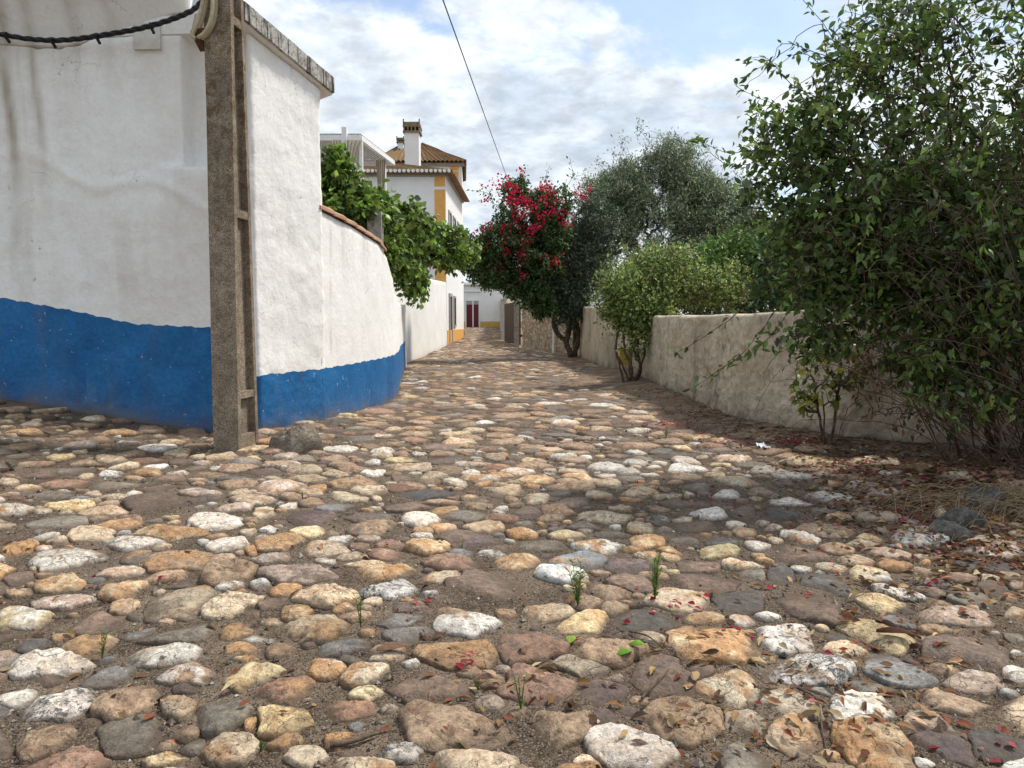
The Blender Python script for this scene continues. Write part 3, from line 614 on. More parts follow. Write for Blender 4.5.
# --- left house
house = empty('house', (-2.6, 7.6, 0), 'low white limewashed house with broad blue base band behind the concrete pole', 'house')
hp = [(-10, 7.62), (-2.62, 7.29), (-2.50, 7.29), (-2.08, 8.22), (-2.45, 8.45), (-10, 9.0)]
def roof_z(x, y): return 3.91-(y-7.0)*.239
def bandz(x, y):
    if x < -2.8 and y < 7.8: return float(np.interp(x, [-5.1, -4.34, -3.72, -2.99], [1.345, 1.21, 1.08, 1.045]))+.006*math.sin(x*31)+.004*math.sin(x*77)
    return float(np.interp(y, [7.26, 8.22, 9.2, 10.85, 12, 15, 17.3], [.575, .585, .60, .62, .64, .66, .66]))+.006*math.sin(y*23)+.004*math.sin(y*61)
def ex(V):
    f = (V[:, 0] < -2.55) & (V[:, 1] < 7.7)
    led = np.where(f & (V[:, 2] < 2.6), .075*sstep(-3.55, -3.15, V[:, 0])*sstep(1.7, 2.6, V[:, 2]), 0)-np.where((V[:, 0] < -2.55) & (V[:, 1] < 7.7) & (V[:, 2] > 2.6), .16*sstep(-3.15, -3.12, V[:, 0]), 0)
    cove = np.where(f, .0, 0)
    lump = np.where(f, .03*np.exp(-((V[:, 0]+3.5)**2/.25+(V[:, 2]-1.9)**2/.5)), 0)
    ridge = np.where(f, .022*np.clip(1-np.abs(V[:, 2]-(2.62-.22*(V[:, 0]+4.6)+.09*np.sin(V[:, 0]*5)))/.08, 0, 1)*sstep(-5.2, -4.4, V[:, 0]), 0)
    return led+cove+lump+ridge
V, up, lo, caps = sweep(hp, .35, lambda x, y: float(gz(x, min(y, 7.3)))-.03, lambda x, y: roof_z(x, y), step=.035, rows=110, band=bandz, amp=.020, freq=2.0, fine=.008, extra=ex)
dr = dirt(V, .3, .10)
f = (V[:, 0] < -2.9) & (V[:, 1] < 7.7)
def streakf(V, x0, w, z0, st): return st*np.exp(-((V[:, 0]-x0-.03*np.sin(V[:, 2]*3))/w)**2)*sstep(z0, 3.9, V[:, 2])*(.55+.5*fbm(V*np.array([20, 20, 3]), 3, 5))
ds = 1.7*streakf(V, -4.88, .06, .6, .8)+1.5*streakf(V, -4.60, .04, 1.8, .6)+.6*streakf(V, -4.74, .03, 1.2, .6)+streakf(V, -4.15, .05, 2.9, .3)+streakf(V, -3.85, .05, 3.2, .22)+streakf(V, -4.3, .16, 1.0, .18)
ds = ds+.17*np.clip(.25+fbm(V*1.6, 4, 8), 0, 1)+.2*np.clip(fbm(V*np.array([5, 5, .7]), 4, 18)*1.8-.2, 0, 1)
dr = np.clip(dr+np.where(f, ds, .0), 0, .9)
Vu, Fu, ix = use(V, [up]+caps); mesh('wall', Vu, Fu, WHITE, house, True, dict(dirt=dr[ix]))
Vl, Fl, ix = use(V, [lo]); mesh('painted_band', Vl, Fl, BLUE, house, True, dict(dirt=(dirt(V, .55, .28, 4))[ix]))
# cornice cove on the front
xs = np.linspace(-9.9, -3.06, 160); prof = [(0, 3.72), (.018, 3.76), (.04, 3.82), (.065, 3.90), (.095, 3.98), (.13, 4.06), (.18, 4.14), (.2, 4.2), (.2, 4.6), (0, 4.6)]
V = []
for x in xs:
    yy = np.interp(x, [-10, -2.62], [7.62, 7.29]); lift = .30*float(sstep(-4.35, -3.1, x)); wob = .012*math.sin(x*6)+.01*math.sin(x*2.3)
    for (o, z) in prof: V.append((x, yy-o+.004, z+(lift+wob)*max(0, min(1, (4.6-z)/.8))))
V = np.array(V); k = len(prof); i = np.arange(len(xs)-1)[:, None]; j = np.arange(k)[None]
q = np.stack([i*k+j, i*k+(j+1) % k, (i+1)*k+(j+1) % k, (i+1)*k+j], -1).reshape(-1, 4)[:, ::-1]
dd = np.clip(streakf(V, -4.86, .09, 3., .8)+streakf(V, -4.58, .06, 3.0, .7)+streakf(V, -4.15, .07, 3.2, .5)+streakf(V, -3.8, .07, 3.2, .45)+.16, 0, .8)
mesh('cornice', V, [q, np.array([list(range(k))]), np.array([[(len(xs)-1)*k+t for t in range(k)][::-1]])], WHITE, house, True, dict(dirt=dd))
# roof slab and its verge
vp = [(-10, 7.62), (-3.06, 7.3), (-2.9, 7.02), (-2.56, 6.98), (-1.97, 8.36), (-2.4, 8.62), (-10, 9.1)]
n = len(vp); V = [(x, y, roof_z(x, y)+.0) for x, y in vp]+[(x, y, roof_z(x, y)+.17) for x, y in vp]
q = np.array([(i, (i+1) % n, n+(i+1) % n, n+i) for i in range(n)])
roof = mesh('roof', V, [q, np.array([list(range(n))[::-1]]), np.array([list(range(n, 2*n))])], WHITE, house, False, dict(dirt=np.full(2*n, .08)))
vt = []
for k in range(10):
    t0, t1 = k/10+.004, (k+1)/10-.004
    a = np.array((-2.56, 6.98)); b = np.array((-1.97, 8.36)); p0 = a+(b-a)*t0; p1 = a+(b-a)*t1; nn = np.array((b-a)[::-1])*np.array((1, -1)); nn = nn/np.linalg.norm(nn)
    z0, z1 = roof_z(*p0), roof_z(*p1); o0, o1 = .028+.004*(k % 2), -.10
    P8 = [(*(p0+nn*o1), z0+.002), (*(p0+nn*o0), z0+.012), (*(p1+nn*o0), z1+.012), (*(p1+nn*o1), z1+.002), (*(p0+nn*o1), z0+.19), (*(p0+nn*o0), z0+.175), (*(p1+nn*o0), z1+.175), (*(p1+nn*o1), z1+.19)]
    vt.append((np.array(P8), np.array([(0, 3, 2, 1), (4, 5, 6, 7), (0, 1, 5, 4), (1, 2, 6, 5), (2, 3, 7, 6), (3, 0, 4, 7)])))
V, Fs = merge(vt); mesh('verge_tiles', V, Fs, FASCIA, house)
# shaded recess strip of the corner and its ledge come from the wall; inspection plate
a, b = at(140, 54, 7.42), at(166, 28, 7.42)
V, Fq = boxes([(a[0], b[0], 7.285, 7.36, a[2], b[2]), (a[0]+.012, a[0]+.026, 7.278, 7.29, b[2]-.03, b[2]-.016), (b[0]-.03, b[0]-.016, 7.278, 7.29, b[2]-.03, b[2]-.016)])
mesh('cover_plate', V, Fq, PLATE, house)
# --- first garden wall
gw = empty('garden_wall', (-2.0, 9.5, 0), 'white garden wall with blue base and terracotta tile coping, joined to the low house', 'wall')
gp = [(-2.108, 8.165), (-1.92, 9.0), (-1.78, 10.0), (-1.73, 10.85), (-1.80, 11.7), (-2.05, 13.6), (-2.5, 17.3)]
def gtop(x, y): return float(np.interp(y, [8.2, 9.2, 10.1, 10.5, 10.8, 11.1, 12, 17.3], [2.34, 2.24, 2.15, 2.02, 1.80, 1.58, 1.45, 1.45]))
V, up, lo, caps = sweep(gp, .3, lambda x, y: float(gz(x, y)), gtop, step=.05, rows=46, band=bandz, amp=.016, freq=1.5, fine=.005, rnd=.06, seed=3)
dr = dirt(V, .3, .12, 7)+.5*np.exp(-((V[:, 1]-8.42-.03*np.sin(V[:, 2]*4))/.018)**2)*(.4+.6*np.clip(fbm(V*3, 2, 3)+.6, 0, 1))
st = np.clip(fbm(V*np.array([9, 9, .6]), 4, 33)*1.7-.25, 0, 1)*sstep(1.3, 2.4, V[:, 2])*.55
dr = np.clip(dr+st, 0, .9)
Vu, Fu, ix = use(V, [up]+caps); mesh('wall', Vu, Fu, WHITE, gw, True, dict(dirt=dr[ix]))
Vl, Fl, ix = use(V, [lo]); mesh('painted_band', Vl, Fl, BLUE, gw, True, dict(dirt=dirt(V, .55, .28, 4)[ix]))
ct = []; Pc, sc = resample([p for p in gp[:4]], .01)
for k in range(7):
    s0 = .02+k*.31; s1 = s0+.33
    A = np.array([np.interp(s0, sc, Pc[:, 0]), np.interp(s0, sc, Pc[:, 1])]); B = np.array([np.interp(s1, sc, Pc[:, 0]), np.interp(s1, sc, Pc[:, 1])])
    d = (B-A)/np.linalg.norm(B-A); nn = np.array((d[1], -d[0])); vs = []
    for (p, zz, rr_) in ((A, gtop(*A), .085), (B, gtop(*B)+.012, .10)):
        for o, h in ((.03, -.01), (.025, .025), (-.02, .055), (-.10, .07), (-.2, .06), (-.3, .02), (-.3, 0), (-.1, .03), (-.02, .02), (.0, -.01)):
            vs.append((*(p+nn*o*rr_/.09), zz+h*rr_/.09))
    i = np.arange(10); ct.append((np.array(vs), [np.stack([i, (i+1) % 10, 10+(i+1) % 10, 10+i], 1), np.array([list(range(10))[::-1]]), np.array([list(range(10, 20))])]))
V, Fs = merge(ct); mesh('tile_coping', V, Fs, TERRA, gw)
# --- second garden wall
V, up, lo, caps = sweep([(-2.80, 17.2), (-2.86, 22), (-2.93, 28), (-2.97, 33.6)], .35, lambda x, y: float(gz(x, y)), lambda x, y: float(np.interp(y, [17, 20, 27, 34], [2.1, 2.25, 2.65, 2.9])), step=.12, rows=22, amp=.03, freq=.9, fine=.008, rnd=.06, seed=9)
tag(mesh('garden_wall', V, [up, lo, *caps] if len(lo) else [up, *caps], WHITE, None, True, dict(dirt=np.clip(dirt(V, .25, .2, 2), 0, .6))), 'long plain white wall further up the left side, below the overhanging vine', 'wall')
V, Fs = prism([(-2.5, 17.2), (-2.5, 17.55), (-2.86, 17.55), (-2.86, 17.2)], -.1, 1.5)
mesh('end_pier', V, Fs, WHITE, gw, False, dict(dirt=np.full(len(V), .08)))
# --- right walls
def rt(x, y): return float(np.interp(y, [2.2, 4.1, 5.6, 6.46, 7.75, 9, 13.9], [1.45, 1.42, 1.34, 1.25, 1.19, 1.18, 1.22]))
pth = RWALL[::-1]
V, up, lo, caps = sweep(RWALL, -.38, lambda x, y: float(gz(x, y)), rt, step=.045, rows=34, amp=.02, freq=2.2, fine=.013, rnd=-.05, seed=14) if False else sweep(pth, .38, lambda x, y: float(gz(x, y)), rt, step=.03, rows=56, amp=.03, freq=2.2, fine=.032, rnd=.05, seed=14)
NX = V
tag(mesh('roadside_wall', V, [up, *caps], RENDERED, None, True, dict(dirt=np.clip(dirt(V, .5, .75, 6)+.35*np.clip(fbm(V*1.4, 4, 61)*2-.1, 0, 1), 0, .8))), 'low sandy rendered wall along the right side under the overhanging shrubs', 'wall')
V, up, lo, caps = sweep([(2.10, 23.6), (2.10, 20), (2.13, 16.6), (2.52, 14.0)], .38, lambda x, y: float(gz(x, y)), lambda x, y: float(np.interp(y, [14, 17, 24], [1.32, 1.42, 1.6])), step=.08, rows=26, amp=.035, freq=2.5, fine=.02, rnd=.05, seed=15)
tag(mesh('roadside_wall', V, [up, *caps], RENDERED, None, True, dict(dirt=np.clip(dirt(V, .5, .9, 6)+.5*np.clip(fbm(V*1.3, 4, 61)*2, 0, 1), 0, .8))), 'worn patchy wall in the middle distance behind the dark climbing shrub', 'wall')
V, up, lo, caps = sweep([(.42, 31.6), (1.2, 27.5), (2.06, 23.7)], .4, lambda x, y: float(gz(x, y)), lambda x, y: 1.95, step=.08, rows=26, amp=.05, freq=3, fine=.03, rnd=.05, seed=16)
tag(mesh('stone_wall', V, [up, *caps], RUBBLE, None, True, dict(dirt=np.zeros(len(V)))), 'brown rubble stone wall beyond the bougainvillea, next to the wooden gate', 'wall')
V, up, lo, caps = sweep([(-1.0, 62), (-.62, 45), (-.46, 38.3)], .4, lambda x, y: float(gz(x, y)), lambda x, y: 2.2+float(gz(x, y)), step=.3, rows=8, amp=.05, freq=1.5, fine=.01, rnd=.05, seed=18)
tag(mesh('roadside_wall', V, [up, *caps], RENDERED, None, True, dict(dirt=np.clip(dirt(V, .2, .4, 6), 0, .85))), 'far narrow end of the right-hand wall, running to the building with maroon doors', 'wall')
# gate and posts
gate = empty('gate', (.1, 33.5, 0), 'dark weathered plank gate between the stone wall and a pale post', 'gate')
P0, P1 = np.array((.36, 32.3)), np.array((-.36, 37.4)); pl = []
for k in range(9):
    a = P0+(P1-P0)*(k/9+.004); b = P0+(P1-P0)*((k+1)/9-.004); pl.append(bar((*a, 1.05), (*b, 1.05), .05, 1.9))
V, Fs = merge(pl); mesh('planks', V, Fs, DARKWOOD, gate)
V, Fs = merge([bar((*P0, .5), (*P1, .5), .1, .1), bar((*P0, 1.7), (*P1, 1.7), .1, .1)]); mesh('rails', V+np.array((.06, 0, 0)), Fs, DARKWOOD, gate)
for (px, Y, w, zt_, mt, lb) in ((516.5, 32.0, .22, 1.9, CEMENTP, 'brown grey gate post at the end of the rubble stone wall'), (503.5, 37.8, .26, 2.2, GREYPOST, 'pale grey gate post standing furthest up the right side')):
    x = (px-512)/F*Y; V, Fs = merge([prism([(x-w/2, Y-w/2), (x+w/2, Y-w/2), (x+w/2, Y+w/2), (x-w/2, Y+w/2)], -.1, zt_), prism([(x-w/2-.03, Y-w/2-.03), (x+w/2+.03, Y-w/2-.03), (x+w/2+.03, Y+w/2+.03), (x-w/2-.03, Y+w/2+.03)], zt_, zt_+.07)])
    tag(mesh('gate_post', V, Fs, mt), lb, 'gate post')
# --- concrete pole
pole = empty('utility_pole', (-2.4, 6.45, 0), 'lichen stained square concrete power pole at the corner of the blue and white house', 'utility pole')
rot = R(-8); ax = np.array((math.cos(rot), math.sin(rot))); ay = np.array((-math.sin(rot), math.cos(rot))); O = np.array((-2.345, 6.28))
def pole_pt(u, v, z): # u from right edge leftwards(-), v depth
    p = O+ax*u*1.1+ay*v; return (p[0]+.012*z, p[1], z)
def dep(z): return .36-.036*z
def pbox(u0, u1, vf0, vf1, z0, z1, nz=14):
    """v given as functions of z"""
    V = []; zs = np.linspace(z0, z1, nz)
    for z in zs: V += [pole_pt(u0, vf0(z), z), pole_pt(u1, vf0(z), z), pole_pt(u1, vf1(z), z), pole_pt(u0, vf1(z), z)]
    Fq = [(4*i+j, 4*i+(j+1) % 4, 4*i+4+(j+1) % 4, 4*i+4+j) for i in range(nz-1) for j in range(4)]
    return np.array(V), [np.array(Fq), np.array([(3, 2, 1, 0), tuple(4*(nz-1)+j for j in range(4))])]
pp = [pbox(-.212, 0, lambda z: 0, lambda z: .05, -.2, 7.6), pbox(-.212, 0, lambda z: dep(z)-.045, lambda z: dep(z), -.2, 7.6),
      pbox(-.150, -.052, lambda z: .049, lambda z: dep(z)-.044, -.2, 7.6)]
for z0, z1 in ((-.2, .12), (.44, .50), (1.98, 2.05), (3.55, 3.62), (5.1, 5.2), (7.5, 7.6)):
    pp.append(pbox(-.21, -.004, lambda z: .048, lambda z: dep(z)-.043, z0, z1, 2))
V, Fs = merge(pp); V[:, :2] += (.003*fbm(V*7, 2, 1))[:, None]
sh = mesh('shaft', V, Fs, CONCRETE, pole); bm_ = sh.modifiers.new('bevel', 'BEVEL'); bm_.width = .008; bm_.segments = 2; bm_.limit_method = 'ANGLE'
cab = spline([at(-60, 26, 7.2), at(-25, 30, 7.2), at(0, 34, 7.2), at(30, 39, 7.2), at(65, 40, 7.18), at(110, 34, 7.1), at(150, 26, 7.0), at(185, 14, 6.8), at(200, 3, 6.6), at(207, -14, 6.42)], 90)
tt = np.linspace(0, 60, 90); tw = [path_tube(cab+np.stack([np.zeros(90), .013*np.cos(tt+k), .013*np.sin(tt+k)], 1), .013, 6) for k in (0, 2.1, 4.2)]
cable = empty('power_cable', cab[0], 'thick twisted black cable sagging across the white house front to the pole', 'cable')
V, Fs = merge(tw); mesh('strands', V, Fs, BLACKR, cable)
for px in (22, 67, 112, 165):
    i = int(np.argmin([abs((512+F*p[0]/p[1])-px) for p in cab])); p = cab[i]; V, Fs = merge([path_tube([p+(-.012, 0, 0), p+(.012, 0, 0)], .03, 8), bar(p+(0, 0, -.02), p+(0, .05, -.05), .02, .02)]); mesh('cable_clip', V, Fs, BLACKR, cable)
cc_ = [(209, -30), (204, -5), (201, 10), (197, 24), (192.5, 35), (196, 38), (204, 33), (210, 22), (212.5, 8), (212, -8), (210, -30)]
cnd = empty('conduit_loop', at(196, 38, 6.2), 'pair of beige conduit tubes looped at the top left edge of the pole', 'conduit')
V, Fs = merge([path_tube(spline([at(px+o, py+o*.3, 6.22+o*.02) for px, py in cc_], 50), .016, 7) for o in (0, 3.5)]); mesh('tube', V, Fs, BEIGEP, cnd)
V, Fs = merge([bar(at(194, 30, 6.24), at(204, 50, 6.36), .05, .05), bar(at(192, 32, 6.24), at(206, 30, 6.3), .03, .03)]); mesh('bracket', V, Fs, RUST, cnd)
wp = [at(443, 0, 12)+(np.array(at(505, 172, 30))-at(443, 0, 12))*t for t in np.linspace(-.9, 1.05, 40)]
wp = [p+np.array((0, 0, -.25*(1-((t-.5)/1.0)**2)*0)) for t, p in zip(np.linspace(-.9, 1.05, 40), wp)]
tag(mesh('overhead_wire', *path_tube(wp, .011, 5), BLACKR), 'thin overhead wire slanting across the cloudy sky down to the bougainvillea', 'wire')
# ---------------------------------------------------------------- far buildings
def corrug(A, B, up, period=.24, amp=.045, rows=3, trim=None):
    """tiled roof slope: eave from A to B, going up by vector up; trim(t_up)->(a,b) fractions along eave kept"""
    A = np.array(A, float); B = np.array(B, float); up = np.array(up, float); Ln = np.linalg.norm(B-A); n = int(Ln/period*8)
    V = []
    nn = np.cross(B-A, up); nn /= np.linalg.norm(nn); nn *= np.sign(nn[2])
    for r in range(rows+1):
        t = r/rows; f0, f1 = trim(t) if trim else (0, 1)
        for i in range(n+1):
            f = f0+(f1-f0)*i/n; s = f*Ln; V.append(A+(B-A)*f+up*t+nn*(amp*math.cos(2*math.pi*s/period)+.0))
    V = np.array(V); m_ = n+1; j = np.arange(rows)[:, None]; i = np.arange(n)[None]; a = j*m_+i
    q = np.stack([a, a+1, a+m_+1, a+m_], -1).reshape(-1, 4)
    V2 = V-nn*.03; q2 = q[:, ::-1]+len(V)
    edge = np.stack([np.arange(n), np.arange(n)+1, np.arange(n)+1+len(V), np.arange(n)+len(V)], 1)[:, ::-1]
    return np.vstack([V, V2]), [q, q2, edge]
bh = empty('manor_house', (-5, 36, 0), 'big white house with ochre corner strips, tiled roofs and two chimneys up the left side', 'house')
def poly_box(pts, z0, z1): return prism(pts, z0, z1)
A1, A2, A3 = (-2.99, 34.0), (-2.76, 41.5), (-3.02, 46.5)
V, Fs = merge([poly_box([(-14, 34), A1, A2, (-14, 41.5)], -.1, 7.75), poly_box([(-7.3, 41.52), (-2.758, 41.52), A3, (-7.3, 46.5)], -.1, 9.75)])
mesh('wall', V, Fs, FARWHITE, bh)
d = (np.array(A2)-A1); d /= np.linalg.norm(d); nn = np.array((d[1], -d[0]))
def fac(s0, s1, z0, z1, o0, o1, A=A1):
    A = np.array(A); return prism([tuple(A+d*s0+nn*o0), tuple(A+d*s0+nn*o1), tuple(A+d*s1+nn*o1), tuple(A+d*s1+nn*o0)], z0, z1)
# ochre corner strips front and side
xo = lambda px, Y: (px-512)/F*Y
V, Fs = boxes([(xo(436, 34), xo(446.2, 34), 33.97, 34.0, 0, 7.05), (xo(436, 34), xo(446.2, 34), 33.97, 34.0, 7.2, 7.62)]); mesh('ochre_strip', V, Fs, OCHRE, bh)
V, Fs = boxes([(xo(451.5, 41.5), xo(459.5, 41.5), 41.48, 41.52, 7.0, 9.35), (xo(451.5, 41.5), xo(459.5, 41.5), 41.48, 41.52, 9.42, 9.7)]); mesh('ochre_strip', V, Fs, OCHRE, bh)
V, Fs = merge([fac(.2, 7.5, -.05, .72, -.05, .03)]); mesh('ochre_base', V, Fs, OCHRE, bh)
V, Fs = merge([boxes([(-14.1, -2.93, 33.9, 34.0, 7.62, 7.78)]), fac(0, 7.5, 7.62, 7.78, -.05, .1), boxes([(-7.4, -2.62, 41.4, 41.52, 9.62, 9.8)])]); mesh('cornice', V, Fs, GREYTRIM_SLATSHADE, bh)
# windows on the street side
for s0, s1, z0, z1 in ((1.0, 2.0, 4.4, 6.2), (2.9, 3.9, 4.4, 6.2), (4.9, 5.9, 4.4, 6.2), (2.9, 3.7, .95, 2.3)):
    V, Fs = merge([fac(s0-.12, s0, z0-.1, z1+.1, -.02, .045), fac(s1, s1+.12, z0-.1, z1+.1, -.02, .045), fac(s0, s1, z1, z1+.1, -.02, .045), fac(s0, s1, z0-.1, z0, -.02, .07)])
    fr = mesh('window', V, Fs, GREYTRIM_SLATSHADE, bh); V, Fs = fac(s0, s1, z0, z1, -.02, .012); mesh('pane', V, Fs, DARKGLASS, fr)
V, Fs = merge([fac(1.0, 1.9, -.05, 2.3, -.02, .02)]); dr_ = mesh('door', V, Fs, DARKWOOD, bh)
V, Fs = merge([fac(.84, 1.0, -.05, 2.45, -.02, .06), fac(1.9, 2.06, -.05, 2.45, -.02, .06), fac(1.0, 1.9, 2.3, 2.45, -.02, .06)]); mesh('door_frame', V, Fs, GREYTRIM_SLATSHADE, bh)
# roofs
ez = 7.82
rf = [corrug((-14.3, 33.6, ez), (-2.68, 33.6, ez), (0, 6.6, 1.95), trim=lambda t: (0, 1-.565*t)),
      corrug((-2.66, 33.6, ez), (-2.46, 41.4, ez), (-6.4, 0, 1.93), trim=lambda t: (.83*t, 1))]
V, Fs = merge(rf); mesh('roof', V, Fs, ROOFT, bh)
V, Fs = merge([boxes([(-14.3, -2.62, 33.62, 33.95, 7.70, 7.74)]), fac(0, 7.6, 7.70, 7.76, .1, .42)]); mesh('eave_board', V, Fs, ROOFT, bh)
sc_ = []
for k in range(58):
    x = -14.2+k*.2; sc_.append(path_tube([(x, 33.52, ez-.02), (x, 33.9, ez-.02)], .075, 8))
V, Fs = merge(sc_); mesh('eave_tile_ends', V, Fs, FARWHITE, bh)
e2 = 9.85; apx = np.array((-5.1, 44, 11.45)); apl = np.array((-6.3, 44, 11.45))
rf = [corrug((-7.6, 41.1, e2), (-2.5, 41.1, e2), (0, 2.9, 1.6), trim=lambda t: (.25*t, 1-.52*t)), corrug((-2.48, 41.1, e2), (-2.86, 46.9, e2), (-2.77, 0, 1.6), trim=lambda t: (.5*t, 1-.45*t)),
      corrug((-2.88, 46.9, e2), (-7.6, 46.9, e2), (0, -2.9, 1.6), trim=lambda t: (.52*t, 1-.25*t)), corrug((-7.6, 46.9, e2), (-7.6, 41.1, e2), (1.3, 0, 1.6), trim=lambda t: (.5*t, 1-.5*t))]
V, Fs = merge(rf); mesh('roof', V, Fs, ROOFT, bh)
def chimney(px0, px1, ytop, Y, zb, dpt):
    x0, x1 = xo(px0, Y), xo(px1, Y); zt_ = at(0, ytop, Y)[2]; w = x1-x0; e = .08
    ch = mesh('chimney', *boxes([(x0+e, x1-e, Y, Y+dpt, zb, zt_-.62*w*1.0)]), FARWHITE, bh)
    zc = zt_-.62*w; b = [(x0, x1, Y-e, Y+dpt+e, zc, zc+.1*w)]
    nb_ = 5
    for i in range(nb_): xx = x0+.03+(w-.06-.08*w)*i/(nb_-1); b.append((xx, xx+.09*w, Y-e*.6, Y+dpt+e*.6, zc+.1*w, zc+.32*w))
    b += [(x0, x1, Y-e, Y+dpt+e, zc+.32*w, zc+.42*w), (x0+e*.5, x1-e*.5, Y-e*.4, Y+dpt+e*.4, zc+.42*w, zc+.60*w)]
    b += [(x0+.01, x0+.07, Y-e, Y-e+.06, zc+.42*w, zc+.75*w), (x1-.07, x1-.01, Y-e, Y-e+.06, zc+.42*w, zc+.75*w)]
    V, Fs = boxes(b); mesh('chimney_cap', V, Fs, ROOFC, ch)
ROOFC = simple('lichened_chimney_brick', (.22, .17, .10), .95, .35, 9, .5)
chimney(405.5, 422.5, 121.5, 39.0, 8.6, .8); chimney(399, 407, 137.5, 43.0, 9.8, .6)
# far building closing the street
fb = empty('street_end_building', (-1.5, 62, .6), 'white building with maroon double doors and yellow base closing the street', 'building')
z0 = .62; Y = 62; zt2 = 4.15
V, Fs = boxes([(-12, 12, Y, Y+7, z0-.3, zt2)]); mesh('wall', V, Fs, FARWHITE, fb)
V, Fs = boxes([(-2.62, 11.9, Y-.03, Y, z0-.2, z0+.52), (-12, -3.95, Y-.03, Y, z0-.2, z0+.52)]); mesh('yellow_base', V, Fs, YELLOW, fb)
V, Fs = boxes([(-3.86, -3.80, Y-.08, Y, z0, 2.85), (-2.78, -2.68, Y-.08, Y, z0, 2.85), (-3.86, -2.68, Y-.08, Y, 2.85, 2.97), (-3.30, -3.20, Y-.08, Y, z0, 2.85), (-3.9, -2.6, Y-.14, Y, 3.6, 3.7)]); mesh('door_frame', V, Fs, FARWHITE, fb)
for a, b in ((-3.80, -3.30), (-3.20, -2.78)):
    V, Fs = boxes([(a, b, Y-.03, Y, z0+.02, 2.55), (a+.08, b-.08, Y-.045, Y-.03, z0+.15, z0+.85), (a+.08, b-.08, Y-.045, Y-.03, z0+1.0, 2.4)]); mesh('door', V, Fs, MAROON, fb)
V, Fs = boxes([(-3.80, -2.78, Y-.05, Y, 2.55, 2.84)]); mesh('transom', V, Fs, GREYTRIM_SLATSHADE, fb)
V, Fs = boxes([(-12.2, 12.2, Y-.25, Y+.1, zt2, zt2+.1), (-12.2, 12.2, Y-.15, Y+7, zt2+.1, zt2+.22)]); mesh('parapet', V, Fs, FARWHITE, fb)
# terrace building + pergola behind the vine
tb = empty('terrace_building', (-6, 23, 0), 'white flat roofed building mostly hidden behind the vine, carrying the pergola', 'building')
V, Fs = boxes([(-10, -3.95, 21.2, 27, -.1, 3.9)]); mesh('wall', V, Fs, FARWHITE, tb); V, Fs = boxes([(-10.1, -3.88, 21.1, 27.1, 3.9, 4.05)]); mesh('roof_slab', V, Fs, GREYTRIM_SLATSHADE, tb)
pg = empty('pergola', (-5, 22, 4.05), 'white slatted pergola with cream curtains on the flat roof at the left', 'pergola')
zt_ = at(0, 138, 22)[2]
a, b, c_ = np.array((-8.5, 22, zt_)), np.array((xo(364, 22), 22, zt_)), np.array((xo(396, 25.4), 25.4, zt_)); d_ = np.array((-8.5, 25.4, zt_))
V, Fs = merge([bar(a, b, .1, .14), bar(b, c_, .1, .14), bar(d_, c_, .1, .14), bar(a, d_, .1, .14)]); mesh('beams', V, Fs, PERGW, pg)
sl = []
for k in range(46):
    t = (k+.5)/46; p = d_*(1-t)+c_*t; q_ = a*(1-t)+b*t; sl.append(bar(q_+(0, 0, .09), p+(0, 0, .09), .045, .03))
for k in range(22):
    t = (k+.5)/22; p = a*(1-t)+d_*t; q_ = b*(1-t)+c_*t; sl.append(bar(p+(0, 0, .125), q_+(0, 0, .125), .045, .03))
V, Fs = merge(sl); mesh('slats', V, Fs, GREYTRIM_SLATSHADE, pg)  # white slats coloured grey: the shadow on their underside is painted in
for (x, y, top, w) in ((xo(349, 22), 21.95, at(0, 128, 22)[2], .14), (xo(386, 24.8), 24.8, zt_, .16), (-8.4, 22, zt_, .12), (-8.4, 25.3, zt_, .12), (xo(364, 22), 22.06, zt_-.08, .1)):
    V, Fs = boxes([(x-w/2, x+w/2, y-w/2, y+w/2, 4.05, top)]); mesh('post', V, Fs, PERGW, pg)
def drape(px, Y, w, z0, z1, lean):
    x = xo(px, Y); n = 40; V = []
    for r in range(9):
        t = r/8; ww = w*(1-.45*math.sin(t*math.pi*.75))
        for i in range(n): f = i/(n-1); V.append((x+(f-.5)*ww+lean*t, Y-.1+.05*math.sin(f*30)+.02*math.sin(f*9), z1+(z0-z1)*t))
    V = np.array(V); j = np.arange(8)[:, None]; i = np.arange(n-1)[None]; a = j*n+i; q = np.stack([a, a+1, a+n+1, a+n], -1).reshape(-1, 4)
    return np.vstack([V, V+(0, .012, 0)]), [q, q[:, ::-1]+len(V)]
for g in ((342, 22, .42, 5.0, zt_-.08, .12), (357, 22, .55, 5.0, zt_-.08, -.22), (384, 24.6, .34, 4.2, zt_-.08, 0)): V, Fs = drape(*g); mesh('curtain', V, Fs, DRAPE, pg, True)
# vine post
a = at(368, 212, 12.6); b = at(382, 212, 12.6); V, Fs = prism([(a[0], 12.5), (b[0], 12.5), (b[0], 12.72), (a[0], 12.72)], 0, a[2]); V = V+.012*np.stack([fbm(V*3+k*9, 2) for k in range(3)], 1)
tag(mesh('vine_post', V, Fs, CEMENTP), 'rough grey cement post half buried in the vine behind the garden wall', 'post')
# white pipe and yellow box by the right walls
tag(mesh('downpipe', *path_tube([(1.46, 25.85, 0), (1.46, 25.85, .8), (1.48, 25.9, 1.0), (1.6, 26.2, 1.1)], .05, 10), FARWHITE), 'short white pipe beside the trunk of the dark climbing shrub', 'pipe')
